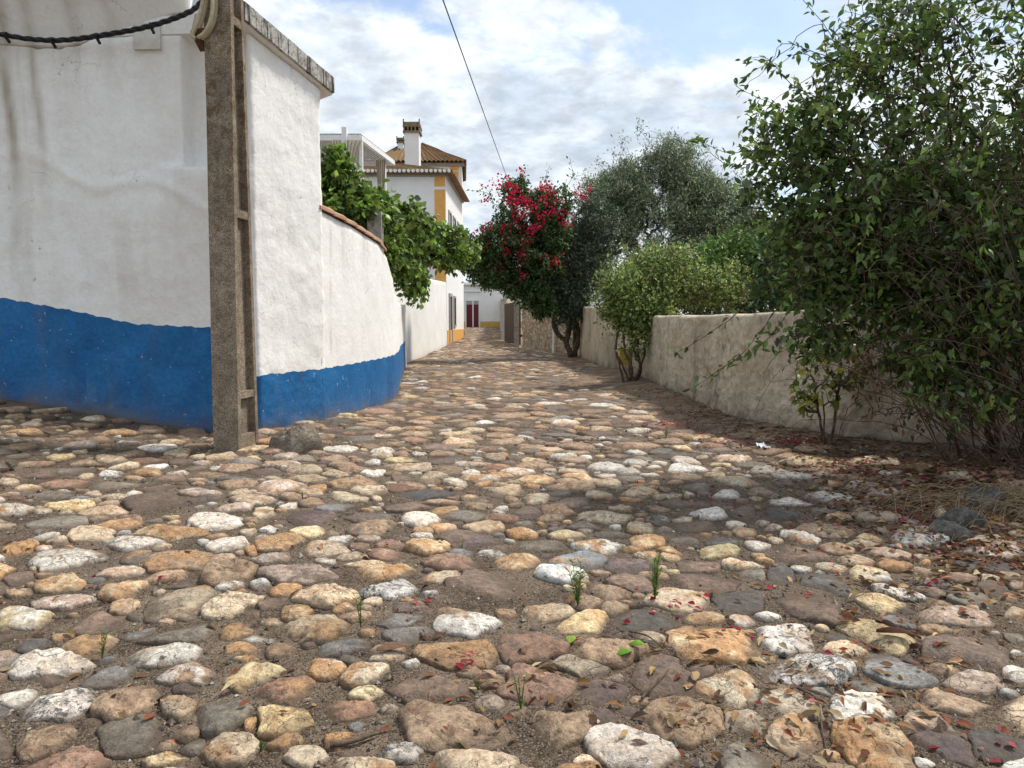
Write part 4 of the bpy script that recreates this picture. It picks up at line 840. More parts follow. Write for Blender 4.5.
# ---------------------------------------------------------------- plants
def lobes_sample(lobes, n, rg, shell=.35):
    w = np.array([l[2] if len(l) > 2 else 1. for l in lobes], float); w /= w.sum(); k = rg.choice(len(lobes), n, p=w)
    c = np.array([l[0] for l in lobes])[k]; r = np.array([l[1] for l in lobes])[k]
    v = rg.normal(size=(n, 3)); v /= np.linalg.norm(v, axis=1, keepdims=True); u = (shell+(1-shell)*rg.random(n))**.6
    p = c+v*r*u[:, None]; return p
def grow(roots, targets, rg, arch=.1, wob=.05, k=4, along=.35):
    """roots: list of polylines; targets (n,3)."""
    pos = []; par = []; dist = []
    for rl in roots:
        prev = -1; dd = 0; rl = np.array(rl, float); ext_ = float(np.abs(rl[-1]-rl[0]).max()); r1 = spline(rl, 4*len(rl)); r1[1:] += np.cumsum(rg.normal(size=(len(r1)-1, 3)), 0)*.011*min(ext_, 1.5); rl = r1
        if pos:
            d0 = [float(np.linalg.norm(np.array(rl[0])-q_)) for q_ in pos]; jn = int(np.argmin(d0))
            if d0[jn] < .22 and rl[0][2] > .2: prev = jn; dd = dist[jn]; rl = rl[1:]
        for i, p in enumerate(rl):
            p = np.array(p, float)
            if prev >= 0: dd += np.linalg.norm(p-pos[prev])
            pos.append(p); par.append(prev); dist.append(dd); prev = len(pos)-1
    base = np.array(roots[0][-1]); order = np.argsort(np.linalg.norm(targets-base, axis=1)); tips = []
    nmax = len(pos)+len(targets)*k; PA = np.zeros((nmax, 3)); PA[:len(pos)] = pos; DA = np.zeros(nmax); DA[:len(pos)] = dist; PR = np.full(nmax, -1); PR[:len(par)] = par; n = len(pos); n0 = n
    for ti in order:
        t = targets[ti]; dv = np.linalg.norm(PA[:n]-t, axis=1); cost = dv+along*DA[:n]; 
        j = int(np.argmin(cost)); a = PA[j]; L_ = dv[j]
        if L_ < .02: continue
        ids = []; prev = j
        for i in range(1, k+1):
            f = i/k; p = a+(t-a)*f+np.array((0, 0, arch*L_*math.sin(f*math.pi)))+rg.normal(size=3)*wob*L_*(1 if i < k else 0)*.5
            PA[n] = p; PR[n] = prev; DA[n] = DA[prev]+L_/k; prev = n; ids.append(n); n += 1
        tips.append(ids)
    PA = PA[:n]; PR = PR[:n]; cnt = np.zeros(n)
    for ids in tips: cnt[ids[-1]] += 1
    for i in range(n-1, -1, -1):
        if PR[i] >= 0: cnt[PR[i]] += cnt[i]
    return PA, PR, np.maximum(cnt, .5), tips
def wood(name, PA, PR, cnt, r0_, mat, parent, rmax=.15, pw=.45, k=5):
    e = np.where(PR >= 0)[0]; r = np.minimum(r0_*cnt**pw, rmax); V, Fq = tubes(PA[PR[e]], PA[e], np.minimum(r[PR[e]], r[e]*1.35), r[e], k)
    return mesh(name, V, Fq, mat, parent, True)
LSH = {'ovate': [(0, 0, 0), (-.36, .28, .06), (0, .28, 0), (.36, .28, .06), (-.40, .58, .05), (0, .58, -.03), (.40, .58, .05), (0, 1.05, -.10)],
       'rhomb': [(0, 0, 0), (-.5, .45, .08), (0, .45, 0), (.5, .45, .08), (0, 1, -.05)]}
LFC = {'ovate': [(0, 2, 1), (0, 3, 2), (1, 2, 5), (1, 5, 4), (2, 3, 6), (2, 6, 5), (4, 5, 7), (5, 6, 7)], 'rhomb': [(0, 2, 1), (0, 3, 2), (1, 2, 4), (2, 3, 4)]}
def leaves(name, parent, mat, pos, ax, size, ratio, cols, rg, shape='ovate', upb=.8, flat=None):
    n = len(pos); ax = ax/np.maximum(np.linalg.norm(ax, axis=1, keepdims=True), 1e-6)
    nrm = rg.normal(size=(n, 3))*.75+np.array((0, 0, upb)) if flat is None else flat
    nrm = nrm-ax*(nrm*ax).sum(1, keepdims=True); nrm /= np.maximum(np.linalg.norm(nrm, axis=1, keepdims=True), 1e-6); sd_ = np.cross(ax, nrm)
    sh_ = np.array(LSH[shape]); size = np.asarray(size)[:, None, None]; rat = (ratio*rg.uniform(.8, 1.2, n))[:, None, None] if np.isscalar(ratio) else np.asarray(ratio)[:, None, None]
    V = pos[:, None]+sd_[:, None]*sh_[None, :, 0:1]*size*rat+ax[:, None]*sh_[None, :, 1:2]*size+nrm[:, None]*sh_[None, :, 2:3]*size*rg.uniform(.3, 2.5, (n, 1, 1))
    k = len(sh_); Ff = (np.array(LFC[shape])[None]+(np.arange(n)*k)[:, None, None]).reshape(-1, 3)
    return mesh(name, V.reshape(-1, 3), Ff, mat, parent, True, dict(col=np.repeat(np.clip(cols, .003, .9), k, 0)))
def twig_leaves(PA, PR, tips, n_per, rg, spread, lastn=3, droop=.2):
    pos = []; ax = []; global TIPB; TIPB = []
    for ids in tips:
        tb_ = float(np.clip(rg.normal(1, .28), .5, 1.7)); ii = ids[-lastn:]; m_ = max(1, int(rg.poisson(n_per)))
        for _ in range(m_):
            j = ii[rg.integers(len(ii))]; a = PA[PR[j]]; b = PA[j]; f = rg.random(); d = b-a; L_ = np.linalg.norm(d)+1e-6
            TIPB.append(tb_); pos.append(a+d*f+rg.normal(size=3)*spread); ax.append(d/L_*.5+rg.normal(size=3)*.75+np.array((0, 0, -droop)))
    return np.array(pos), np.array(ax)
def palette(cols, w, n, rg, jit=.18):
    c = np.array(cols)[rg.choice(len(cols), n, p=np.array(w)/sum(w))]; return c*rg.normal(1, jit, (n, 1)).clip(.5, 1.6)*rg.normal(1, .06, (n, 3))
def plant(name, label, cat, base, roots, lobes, nt, nl, lsize, ratio, cols, w, r0_, seed, shape='ovate', arch=.1, spread=.03, wood_mat=BARK, leaf_mat=LEAF, shell=.35, lastn=3, rmax=.12, droop=.2, extra=None, along=.35, wob=.05):
    rg = np.random.default_rng(seed); root = empty(name, base, label, cat)
    tg = lobes_sample(lobes, nt, rg, shell)
    if extra is not None: tg = np.vstack([tg, extra])
    PA, PR, cnt, tips = grow(roots, tg, rg, arch, wob, along=along)
    wood('branches', PA, PR, cnt, r0_, wood_mat, root, rmax)
    pos, ax = twig_leaves(PA, PR, tips, nl, rg, spread, lastn, droop); k = pos[:, 2] > gz(pos[:, 0], pos[:, 1])+.02; pos = pos[k]; ax = ax[k]; tb_ = np.array(TIPB)[k][:, None]
    leaves('leaves', root, leaf_mat, pos, ax, lsize*rg.uniform(.5, 1.35, len(pos)), ratio, palette(cols, w, len(pos), rg)*tb_*np.array((1.0, 1, 1))**1, rg, shape)
    return root, PA, PR, cnt, tips, rg
# olive tree
plant('olive_tree', 'tall grey green olive tree rising behind the wall in the middle of the picture', 'tree', (5.3, 26.5, 0), [[(5.3, 26.5, -.2), (5.2, 26.4, 1.2), (5.4, 26.3, 2.3)], [(5.4, 26.3, 2.3), (4.3, 26.2, 3.6)], [(5.4, 26.3, 2.3), (6.3, 26.4, 3.7)]],
      [((5.1, 26, 5.2), (2.3, 1.7, 1.7), 3), ((3.3, 26, 4.7), (1.4, 1.4, 1.5), 2.2), ((7.2, 26, 5.0), (1.5, 1.2, 1.1), 1.4), ((3.9, 26, 5.7), (1.0, .9, 1.1), 1.5), ((6.3, 26, 5.5), (1.2, 1, 1.0), 1), ((6.9, 26, 4.4), (1.7, 1.5, 1.4), 2), ((5.3, 25.5, 6.5), (1.1, .9, .85), 1), ((8.0, 26, 3.9), (1.2, 1.2, 1.0), 1), ((2.6, 25.5, 3.4), (.9, 1, 1.1), .9), ((2.9, 25.5, 5.1), (.55, .6, .8), .5), ((4.9, 24.8, 3.0), (2.6, .8, 1.0), 1.2)],
      3000, 30, .125, .28, [(.22, .265, .145), (.29, .34, .20), (.38, .42, .29), (.13, .165, .085)], [4, 4, 2, 2], .0045, 11, 'rhomb', .06, .11, leaf_mat=OLIVEL, shell=.2, lastn=4, rmax=.22, along=.25, droop=-.3,
      extra=np.array([at(x_, y_, 25.5+(i_ % 3)*.5) for i_, (x_, y_) in enumerate([(585, 172), (597, 160), (604, 165), (612, 150), (620, 144), (628, 135), (636, 128), (641, 124), (649, 131), (656, 137), (664, 138), (672, 134), (679, 141), (688, 142), (697, 150), (706, 148), (716, 158), (725, 162), (738, 172), (592, 185), (575, 178), (748, 180)]) for _q in range(1)]))
# big bright citrus behind wall
plant('citrus_tree', 'bright green citrus tree just behind the low wall, in front of the olive', 'tree', (4.4, 15.2, 0), [[(4.4, 15.2, -.2), (4.35, 15.2, 1.0), (4.4, 15.1, 1.6)]],
      [((4.3, 15, 2.35), (.75, .7, .55), 2), ((5.0, 15, 2.5), (.8, .8, .75), 2), ((4.0, 14.6, 1.9), (.6, .5, .45), 1), ((5.6, 14.5, 2.0), (.8, .8, .8), 1)],
      800, 12, .085, .55, [(.07, .14, .025), (.11, .20, .035), (.16, .26, .06)], [4, 4, 1], .004, 12, 'rhomb', .05, .06, lastn=4)
# dark hedge behind wall
plant('garden_hedge', 'dark leafy hedge filling the garden behind the right wall under the olive', 'hedge', (5, 19, 0), [[(3.4, 19, -.2), (3.5, 19, .8)], [(5.2, 19, -.2), (5.2, 19, .8)], [(7, 19, -.2), (7, 19, .8)], [(9, 17, -.2), (9, 17, .9)]],
      [((3.6, 19, 2.0), (1.2, .8, 1.0), 1), ((5.2, 19.2, 1.9), (1.4, .8, 1.1), 1), ((7.2, 19, 2.1), (1.6, .9, 1.2), 1), ((9.5, 17, 2.3), (1.8, .9, 1.6), 1)],
      1500, 16, .12, .5, [(.05, .08, .03), (.08, .12, .045), (.12, .16, .07)], [4, 3, 1], .005, 13, 'rhomb', .05, .1, lastn=4)
plant('laurel_shrub', 'dense dark shrub in the garden directly behind the nearest stretch of right wall', 'shrub', (4.6, 10.5, 0), [[(4.6, 10.5, -.2), (4.6, 10.4, .9)], [(6.6, 9.5, -.2), (6.6, 9.4, .9)]],
      [((4.3, 10.5, 1.85), (.9, .8, .8), 1), ((5.6, 10, 2.3), (1.2, .9, 1.2), 1.6), ((7.2, 9.2, 2.6), (1.3, .9, 1.6), 1.6)],
      1500, 16, .10, .5, [(.025, .06, .018), (.05, .10, .025), (.09, .15, .04)], [4, 3, 1], .005, 14, 'rhomb', .05, .08, lastn=4)
# dark climbing shrub with trunk by wall (grey green)
plant('climbing_shrub', 'dark grey green shrub hanging over the road with twisted trunk at the wall foot', 'shrub', (1.78, 22.6, 0), [[(1.82, 22.7, -.1), (1.62, 22.6, .55), (1.75, 22.6, 1.1), (1.6, 22.5, 1.9)], [(1.86, 22.8, -.1), (2.0, 22.8, .6), (1.9, 22.8, 1.3), (2.1, 22.9, 2.2)], [(1.62, 22.6, .55), (1.3, 22.5, .95), (1.35, 22.5, 1.5)]],
      [((1.55, 22.4, 3.0), (.95, .8, 1.1), 2), ((1.2, 22.4, 2.2), (.85, .7, .8), 1.9), ((2.2, 22.6, 2.9), (.9, .8, 1.2), 1.7), ((1.75, 22.3, 1.7), (.6, .5, .75), 1.2), ((2.5, 22.5, 4.0), (.7, .7, .8), 1), ((.9, 22.3, 3.2), (.6, .6, .6), .8)],
      2000, 24, .10, .34, [(.08, .11, .06), (.13, .165, .10), (.20, .24, .16), (.045, .065, .035)], [4, 3, 1.2, 2], .005, 15, 'rhomb', .0, .06, lastn=4, rmax=.09, leaf_mat=OLIVEL)
# bougainvillea
bl = [((.35, 21.8, 4.1), (1.0, .9, .9), 2.2), ((-.35, 21.3, 3.25), (1.0, .9, .6), 2), ((.55, 21.6, 2.9), (1.1, .9, .85), 2.6), ((1.0, 21.8, 3.6), (.8, .8, .8), 1.2), ((-1.05, 21.2, 2.95), (.65, .7, .5), 1.2), ((.15, 21.5, 2.2), (.6, .7, .45), 1), ((1.2, 21.8, 4.5), (.7, .7, .55), 1), ((.1, 21.8, 4.9), (.45, .5, .35), .5), ((-.6, 21.2, 2.4), (.65, .6, .4), 1), ((.5, 21.5, 1.95), (.6, .6, .5), 1.1), ((.95, 21.8, 1.55), (.45, .5, .4), .6)]
ext = np.array([at(523, 172, 21.5), at(487, 193, 21.5), at(465, 191, 21.5), at(462, 236, 21.5), at(550, 165, 21.5), at(545, 180, 21.5), at(570, 158, 22), at(575, 175, 22), at(505, 178, 21.5), at(472, 240, 21)])
bo, PA, PR, cnt, tips, rg = plant('bougainvillea', 'bougainvillea covered in crimson flowers arching over the street from the right', 'climbing plant', (1.6, 23.0, 0), [[(1.95, 22.95, -.1), (1.9, 22.9, 1.2), (1.5, 22.6, 2.4), (1.0, 22.2, 3.2)], [(1.0, 22.2, 3.2), (.4, 21.8, 3.4), (-.2, 21.5, 3.2)], [(1.0, 22.2, 3.2), (.6, 21.9, 4.2)]],
      bl, 2300, 18, .10, .5, [(.05, .095, .025), (.08, .14, .035), (.13, .20, .05), (.03, .055, .02)], [4, 3, 1, 1.5], .005, 16, 'rhomb', .08, .06, lastn=4, rmax=.08, extra=ext)
def bracts(parent, centers, rg, per, rad, size, name='flowers'):
    pos = np.repeat(centers, per, 0)+rg.normal(size=(len(centers)*per, 3))*rad; n = len(pos)
    cl = palette([(.48, .012, .05), (.58, .035, .10), (.34, .008, .03), (.58, .11, .15)], [4, 3, 2, 1], n, rg, .2)
    return leaves(name, parent, PETAL, pos, rg.normal(size=(n, 3)), size*rg.uniform(.7, 1.3, n), .8, cl, rg, 'rhomb', .3)
fl = [(523, 171, 22), (492, 188), (500, 183), (507, 185), (512, 183), (486, 201), (510, 199), (517, 196), (521, 199), (513, 202), (530, 206), (527, 203), (535, 206), (538, 222), (534, 226), (531, 228), (549, 197), (553, 195), (541, 187), (545, 188), (548, 210), (555, 206), (568, 220),
      (520, 215), (524, 218), (513, 212), (485, 231), (490, 232), (480, 234), (505, 230), (497, 237), (523, 249), (524, 254), (523, 260), (521, 244), (502, 226), (470, 254), (475, 254), (522, 277), (465, 238), (517, 222), (529, 236), (538, 233), (545, 205), (560, 212), (566, 218), (575, 195), (582, 190), (590, 192), (505, 250), (463, 262), (500, 268), (552, 262), (515, 190)]
sml = lobes_sample(bl, 90, rg, .8); sml = sml[(sml[:, 2] > 2.6)]
cen = np.array([at(f_[0]+rg.normal(0, 1), f_[1]+rg.normal(0, 1), (20.85 if f_[0] < 560 else 21.3) if len(f_) < 3 else 21.4) for f_ in fl]); bracts(bo, np.vstack([np.repeat(cen, 4, 0)+rg.normal(size=(len(cen)*4, 3))*.085, sml]), rg, 6, .065, .075)

# left vine
vl = [((-3.0, 12.6, 3.0), (.75, .6, .6), 1.8), ((-3.2, 12.6, 3.45), (.3, .3, .3), .4), ((-2.6, 12.9, 3.0), (.5, .5, .4), 1), ((-1.6, 17.2, 2.9), (.75, .7, .5), 1.3), ((-2.5, 13.2, 3.15), (.42, .4, .35), .8), ((-2.15, 14.2, 3.05), (.5, .5, .38), .9), ((-2.95, 12.6, 3.75), (.2, .25, .3), .35), ((-1.9, 15.6, 3.0), (.5, .6, .4), .8), ((-3.6, 12.6, 3.0), (.8, .8, .5), 1.3), ((-2.85, 12.6, 3.45), (.25, .35, .35), .6), ((-2.45, 13.3, 2.55), (.6, .7, .65), 1.8), ((-2.3, 14.6, 2.5), (.55, .8, .75), 1.8), ((-2.05, 15.6, 1.95), (.35, .6, .5), .9), ((-1.95, 16.6, 2.75), (.6, .8, .5), 1.4), ((-1.45, 17.3, 2.6), (.45, .6, .35), .9), ((-3.3, 14, 2.2), (.9, .9, .5), .8), ((-1.1, 18, 2.75), (.35, .5, .28), .5)]
plant('fig_vine', 'leafy green vine spilling over the white garden wall on the left', 'climbing plant', (-2.7, 13, 0), [[(-2.65, 12.9, -.1), (-2.6, 12.9, 1.2), (-2.6, 13.1, 2.1)], [(-2.6, 13.1, 2.1), (-2.4, 14.6, 2.2), (-2.1, 16.4, 2.4)], [(-2.6, 13.1, 2.1), (-3.1, 12.8, 2.6)]],
      vl, 1900, 11, .12, .85, [(.10, .16, .028), (.16, .25, .045), (.24, .35, .07), (.055, .09, .022)], [4, 4, 2, 1.5], .005, 17, 'ovate', .05, .06, lastn=4, droop=.6, shell=.25)
# mid shrub
plant('lantana_shrub', 'light green bushy shrub with bundled bare stems in front of the right wall', 'shrub', (2.08, 13.0, 0), [[(2.12, 13.0, -.05), (2.10, 13.0, .35), (2.2, 13.1, .9), (2.35, 13.2, 1.4)], [(2.06, 13.02, -.05), (2.25, 13.0, .4), (2.35, 13.1, 1.0), (2.7, 13.3, 1.6)], [(2.0, 13.0, -.05), (1.9, 12.95, .35), (1.85, 13, .8), (2.0, 13.1, 1.3)], [(2.05, 12.9, -.05), (2.25, 12.95, .3), (2.28, 13, .8), (2.5, 13.2, 1.4)], [(2.1, 12.95, 0), (1.95, 12.9, .35), (1.82, 13.0, .7), (1.9, 13.0, 1.1)], [(2.15, 12.9, 0), (2.1, 12.85, .45), (2.3, 12.9, 1.2)], [(2.02, 12.98, 0), (2.12, 12.9, .3), (1.95, 12.95, .7), (2.1, 13, 1.2)], [(2.18, 13.02, 0), (2.3, 13, .25), (2.2, 13, .8), (2.4, 13, 1.3)], [(2.7, 13.3, 1.6), (3.4, 13.6, 1.7)]],
      [((2.15, 13.1, 1.6), (.75, .55, .7), 2.2), ((2.3, 12.9, 1.15), (.6, .35, .4), .8), ((4.2, 14.2, 1.9), (.5, .4, .4), .6), ((2.7, 13.4, 2.0), (.7, .5, .5), 1.8), ((3.35, 13.8, 1.75), (.8, .5, .42), 1.6), ((1.85, 13.1, 1.5), (.33, .4, .45), 1), ((2.3, 13.0, 1.2), (.5, .4, .35), .9), ((2.15, 12.95, .75), (.28, .2, .3), .18), ((3.0, 13.6, 2.2), (.5, .4, .3), .5), ((4.0, 14, 1.6), (.5, .4, .35), .6)],
      1500, 12, .065, .6, [(.18, .25, .06), (.26, .34, .10), (.36, .40, .14), (.10, .14, .05), (.33, .28, .11)], [4, 4, 1.5, 2, .5], .004, 18, 'rhomb', .14, .085, lastn=5, rmax=.02, extra=np.array([at(x_, y_, 13) for x_, y_ in ((618, 245), (640, 238), (655, 240), (606, 265), (596, 285), (592, 300), (600, 318), (610, 335), (628, 330), (668, 243), (690, 248), (712, 256), (735, 268), (752, 285), (748, 300), (650, 335), (625, 242), (598, 272))]))
# big near shrub on the right
NL = [((3.5, 5.5, 3.0), (1.2, .9, 1.0), 3.4), ((2.75, 5.3, 2.55), (.85, .7, .8), 1.4), ((2.25, 5.2, 2.1), (.7, .6, .55), .9),
      ((2.25, 5.05, 1.25), (.4, .3, .3), .8), ((2.1, 5.1, .95), (.28, .22, .22), .35), ((2.75, 4.85, .95), (.42, .28, .28), .75), ((2.95, 4.75, .62), (.3, .2, .16), .3), ((3.35, 4.85, .85), (.45, .3, .4), .3), ((3.9, 4.6, 1.0), (.5, .4, .5), .25), ((2.15, 5.1, 1.62), (.42, .5, .36), 1.1), ((2.75, 5.0, 1.75), (.7, .6, .5), 2), ((3.4, 5.2, 1.95), (.8, .6, .6), 1.3), ((2.0, 5.4, 2.45), (.4, .4, .32), .6), ((3.0, 5.0, 1.35), (.5, .4, .25), .55), ((4.6, 5.4, 2.6), (1.2, 1.0, 1.4), 2.2), ((2.45, 5.0, 2.95), (.45, .4, .38), .55),
      ((1.95, 5.15, 2.1), (.42, .4, .5), 1.0), ((1.98, 5.0, 1.6), (.33, .35, .4), .7), ((3.3, 4.85, 1.45), (.75, .4, .4), .8), ((2.75, 4.9, 1.3), (.42, .35, .26), .6), ((3.1, 4.7, 1.05), (.28, .2, .2), .3), ((4.2, 5.0, 1.7), (.8, .5, .7), .7), ((3.6, 4.7, 1.25), (.55, .3, .45), .35), ((3.15, 4.75, 1.2), (.45, .3, .28), .7), ((2.35, 5.0, 1.55), (.4, .3, .4), .7), ((3.9, 4.9, 2.6), (.7, .6, 1.0), 1.4)]
nr_ = [[(3.55, 5.35, -.1), (3.5, 5.4, .7), (3.45, 5.4, 1.4), (3.5, 5.5, 2.1)], [(3.62, 5.3, -.1), (3.8, 5.3, .9), (4.0, 5.4, 1.8)], [(3.45, 5.4, 1.4), (3.0, 5.3, 1.9), (2.6, 5.2, 2.2)], [(3.5, 5.5, 2.1), (3.1, 5.4, 2.7), (2.8, 5.3, 3.0)], [(3.5, 5.5, 2.1), (4.1, 5.5, 3.0)]]
rg = np.random.default_rng(19)
big = empty('rambling_shrub', (3.55, 5.35, 0), 'large dark green rambling shrub filling the upper right, hanging over the wall', 'shrub')
tg = lobes_sample(NL, 3900, rg, .25)
PA, PR, cnt, tips = grow(nr_, tg, rg, .12, .09, along=.22)
wood('branches', PA, PR, cnt, .0019, TWIG, big, .022, .40)
pos, ax = twig_leaves(PA, PR, tips, 7.2, rg, .04, 4, .35)
GC = [(.08, .13, .03), (.13, .20, .05), (.21, .29, .07), (.17, .20, .14), (.03, .055, .018), (.32, .33, .07)]
leaves('leaves', big, LEAF, pos, ax, .064*rg.uniform(.45, 1.35, len(pos)), .60, palette(GC, [5, 4, 1.6, .8, 2, .15], len(pos), rg)*np.array(TIPB)[:, None], rg, 'ovate')
# long arching shoots
def shoot(pts, n=26, r=.004, dens=1.0):
    P = spline(np.array(pts), n); return P
SH = [[(2.5, 5.3, 2.3), at(780, 110, 5.1), at(745, 92, 5.0), at(736, 85, 5.0)], [(2.3, 5.2, 2.1), at(770, 165, 4.9), at(725, 165, 4.8), at(700, 140, 4.7)], [(2.4, 5.2, 2.2), at(760, 150, 4.9), at(722, 152, 4.9), at(692, 138, 4.8)],
      [(2.9, 5.2, 3.0), at(860, 60, 4.8), at(825, 20, 4.7), at(800, -8, 4.6)], [(2.2, 5.1, 1.6), at(770, 290, 4.6), at(722, 325, 4.5), at(676, 352, 4.5)], [(2.2, 5.1, 1.6), at(780, 300, 4.7), at(740, 350, 4.6), at(690, 386, 4.6)],
      [(2.3, 5.1, 1.6), at(790, 310, 4.8), at(765, 340, 4.7), at(712, 372, 4.7)], [(2.5, 5.3, 2.5), at(800, 90, 5.0), at(765, 60, 5.0), at(742, 62, 5.0)], [(2.8, 5.2, 2.6), at(850, 90, 4.6), at(800, 60, 4.4), at(770, 75, 4.3)],
      [(2.4, 5.2, 2.0), at(765, 225, 4.7), at(735, 235, 4.7), at(712, 215, 4.7)], [(2.6, 5.0, 1.5), at(830, 330, 4.5), at(812, 370, 4.4), at(800, 392, 4.4)], [(3.0, 5.0, 1.3), at(905, 380, 4.5), at(930, 400, 4.4), at(965, 425, 4.4)],
      [(3.0, 5.0, 2.6), at(930, 150, 4.2), at(880, 190, 4.1), at(860, 260, 4.1)], [(3.2, 4.9, 2.3), at(990, 120, 4.0), at(975, 180, 4.0), at(985, 250, 4.0)], [(2.9, 5.2, 3.1), at(900, 30, 4.6), at(862, 20, 4.6), at(852, -10, 4.5)], [(2.6, 5.2, 2.7), at(790, 45, 4.9), at(770, 62, 4.9), at(748, 75, 4.9)]]
tv = []; lp = []; la = []
for s in SH:
    P = spline(np.array([np.array(p) for p in s]), 30); P = P+np.cumsum(rg.normal(size=P.shape), 0)*.003; tv.append(path_tube(P, np.linspace(.0045, .0015, 30), 5))
    for i in range(5, 30):
        for _ in range(rg.integers(1, 4)):
            d = P[min(i+1, 29)]-P[i-1]; d /= np.linalg.norm(d)+1e-9; lp.append(P[i]+rg.normal(size=3)*.01); la.append(d*.6+rg.normal(size=3)*.6+np.array((0, 0, -.25)))
V, Fs = merge(tv); mesh('shoots', V, Fs, TWIG, big, True)
lp = np.array(lp); leaves('shoot_leaves', big, LEAF, lp, np.array(la), .058*rg.uniform(.6, 1.2, len(lp)), .5, palette([(.09, .15, .03), (.14, .23, .05), (.05, .09, .02)], [3, 2, 2], len(lp), rg), rg, 'ovate')
cn = []
for _ in range(300):
    b_ = np.array((rg.uniform(3.0, 4.2), rg.uniform(4.7, 5.5), rg.uniform(.0, 1.2))); e_ = b_+np.array((-rg.uniform(.1, 1.5), -rg.uniform(0, .6), rg.uniform(.2, 1.6))); m1 = (b_+e_)/2+np.array((rg.normal()*.12, rg.normal()*.12, rg.uniform(.05, .35)))
    P = spline(np.array([b_, m1, e_, e_+np.array((-.3*rg.random(), -.1, -.25*rg.random()))]), 14); P = P+rg.normal(size=P.shape)*.006; cn.append(path_tube(P, np.linspace(rg.uniform(.003, .006), .0015, 14), 5))
for _ in range(90):
    b_ = np.array((rg.uniform(2.0, 3.8), rg.uniform(4.7, 5.2), rg.uniform(1.4, 3.0))); P = spline(np.array([b_, b_+(-rg.uniform(-.1, .35), -.12, rg.uniform(-.1, .2)), b_+(-rg.uniform(-.3, .7), -.2, -rg.uniform(.1, .5))]), 14)+rg.normal(size=(14, 3))*.006; cn.append(path_tube(P, np.linspace(.0035, .0012, 14), 5))
V, Fs = merge(cn); mesh('canes', V, Fs, BARK, big, True)
# bare tangled twigs low on the right
tg = lobes_sample([((3.3, 5.0, 1.0), (.8, .5, .65), 2), ((3.0, 5.3, .7), (.6, .4, .5), 1), ((3.6, 4.9, 1.5), (.6, .4, .6), 1.5), ((2.7, 5.3, 1.0), (.5, .3, .45), .6), ((3.7, 4.8, 1.2), (.5, .4, .7), 2)], 2600, rg, .1)
P2, R2, c2, t2 = grow([[(3.55, 5.35, -.05), (3.5, 5.3, .5), (3.4, 5.2, .9)], [(3.3, 5.3, -.05), (3.15, 5.3, .4)], [(3.75, 5.0, 0), (3.7, 5.0, .8), (3.6, 5, 1.4)]], tg, rg, .25, .14, along=.12)
wood('bare_twigs', P2, R2, c2, .0014, TWIG, big, .012, .36)
dl, da = twig_leaves(P2, R2, t2, .7, rg, .01, 2, 1); leaves('withered_leaves', big, DRYL, dl, da, .05*rg.uniform(.6, 1.2, len(dl)), .6, palette([(.14, .07, .035), (.22, .13, .06), (.06, .10, .03)], [3, 2, 2], len(dl), rg), rg, 'ovate')
# small yellow-green shrub at wall foot
b0 = ground(832, 447); b0 = (2.66, 6.25, float(gz(2.66, 6.25)))
plant('wall_foot_shrub', 'small spindly shrub with yellow green leaves at the foot of the sandy wall', 'shrub', b0, [[(b0[0]+.02, b0[1], 0), (b0[0]-.05, b0[1], .35)], [(b0[0]+.05, b0[1], 0), (b0[0]+.08, b0[1], .4), (b0[0]+.1, b0[1], .7)], [(b0[0], b0[1], 0), (b0[0]-.02, b0[1]-.03, .5)], [(b0[0]+.08, b0[1], 0), (b0[0]+.2, b0[1], .35)]],
      [((b0[0]-.08, b0[1], .62), (.26, .2, .34), 1.6), ((b0[0]+.12, b0[1], .75), (.22, .18, .3), 1), ((b0[0]-.18, b0[1], .42), (.1, .1, .15), .5), ((b0[0]+.22, b0[1], .5), (.12, .1, .2), .4)],
      120, 2.6, .06, .85, [(.10, .14, .025), (.26, .27, .045), (.16, .20, .04), (.22, .12, .05)], [3, 3, 3, 1], .0035, 20, 'ovate', .1, .02, wood_mat=BARK, rmax=.012, lastn=3, droop=.5)
# ---------------------------------------------------------------- loose rocks and small things
def rock(name, px, py, w, d_, h, code, seed, label, tilt=(0, 0), rotz=0, flat=None, lift=0.):
    g = ground(px, py); na = 48; th = np.arange(na)*2*np.pi/na; q = np.random.default_rng(seed)
    o = 1/np.sqrt((np.cos(th-rotz)/(w/2))**2+(np.sin(th-rotz)/(d_/2))**2); pn_ = np.stack([np.cos(th)*1.5, np.sin(th)*1.5, np.full(na, seed*1.7)], 1); o = o*(1+.2*fbm(pn_, 3, 2))
    for _ in range(6):
        ph = q.uniform(0, 2*np.pi); rph = np.interp(ph, np.append(th, 2*np.pi), np.append(o, o[0])); cs = np.cos(th-ph); o = np.minimum(o, np.where(cs > .15, q.uniform(.7, .95)*rph/np.maximum(cs, .15), 9))
    V, q4, tri, a = stone_mesh(g[:2]+np.array((0, d_*.3)), o, h, code, (w+d_)/4, seed, 50, tilt, float(gz(g[0], g[1]+d_*.3))+lift, flat, soil=False)
    return tag(mesh(name, V, [q4, tri], STONE, None, True, a), label, 'rock')
PAL['K'] = (.15, .12, .09); PAL2['K'] = (.23, .19, .14)
rock('boulder', 292, 452, .62, .42, .19, 'K', 5, 'rounded brown grey boulder between the concrete pole and the blue wall base', flat=3)
rock('slate_slab', 952, 540, .24, .20, .075, 'D', 6, 'grey slate slab leaning in the debris, left of the dry grass', (.35, .2), flat=9)
rock('slate_slab', 968, 528, .26, .16, .10, 'D', 7, 'narrow dark slate slab lying just behind the leaning one', (.2, .3), flat=9)
rock('dark_rock', 990, 512, .26, .22, .14, 'D', 8, 'dark jagged rock half buried in dry grass at the right edge', (.3, .3))
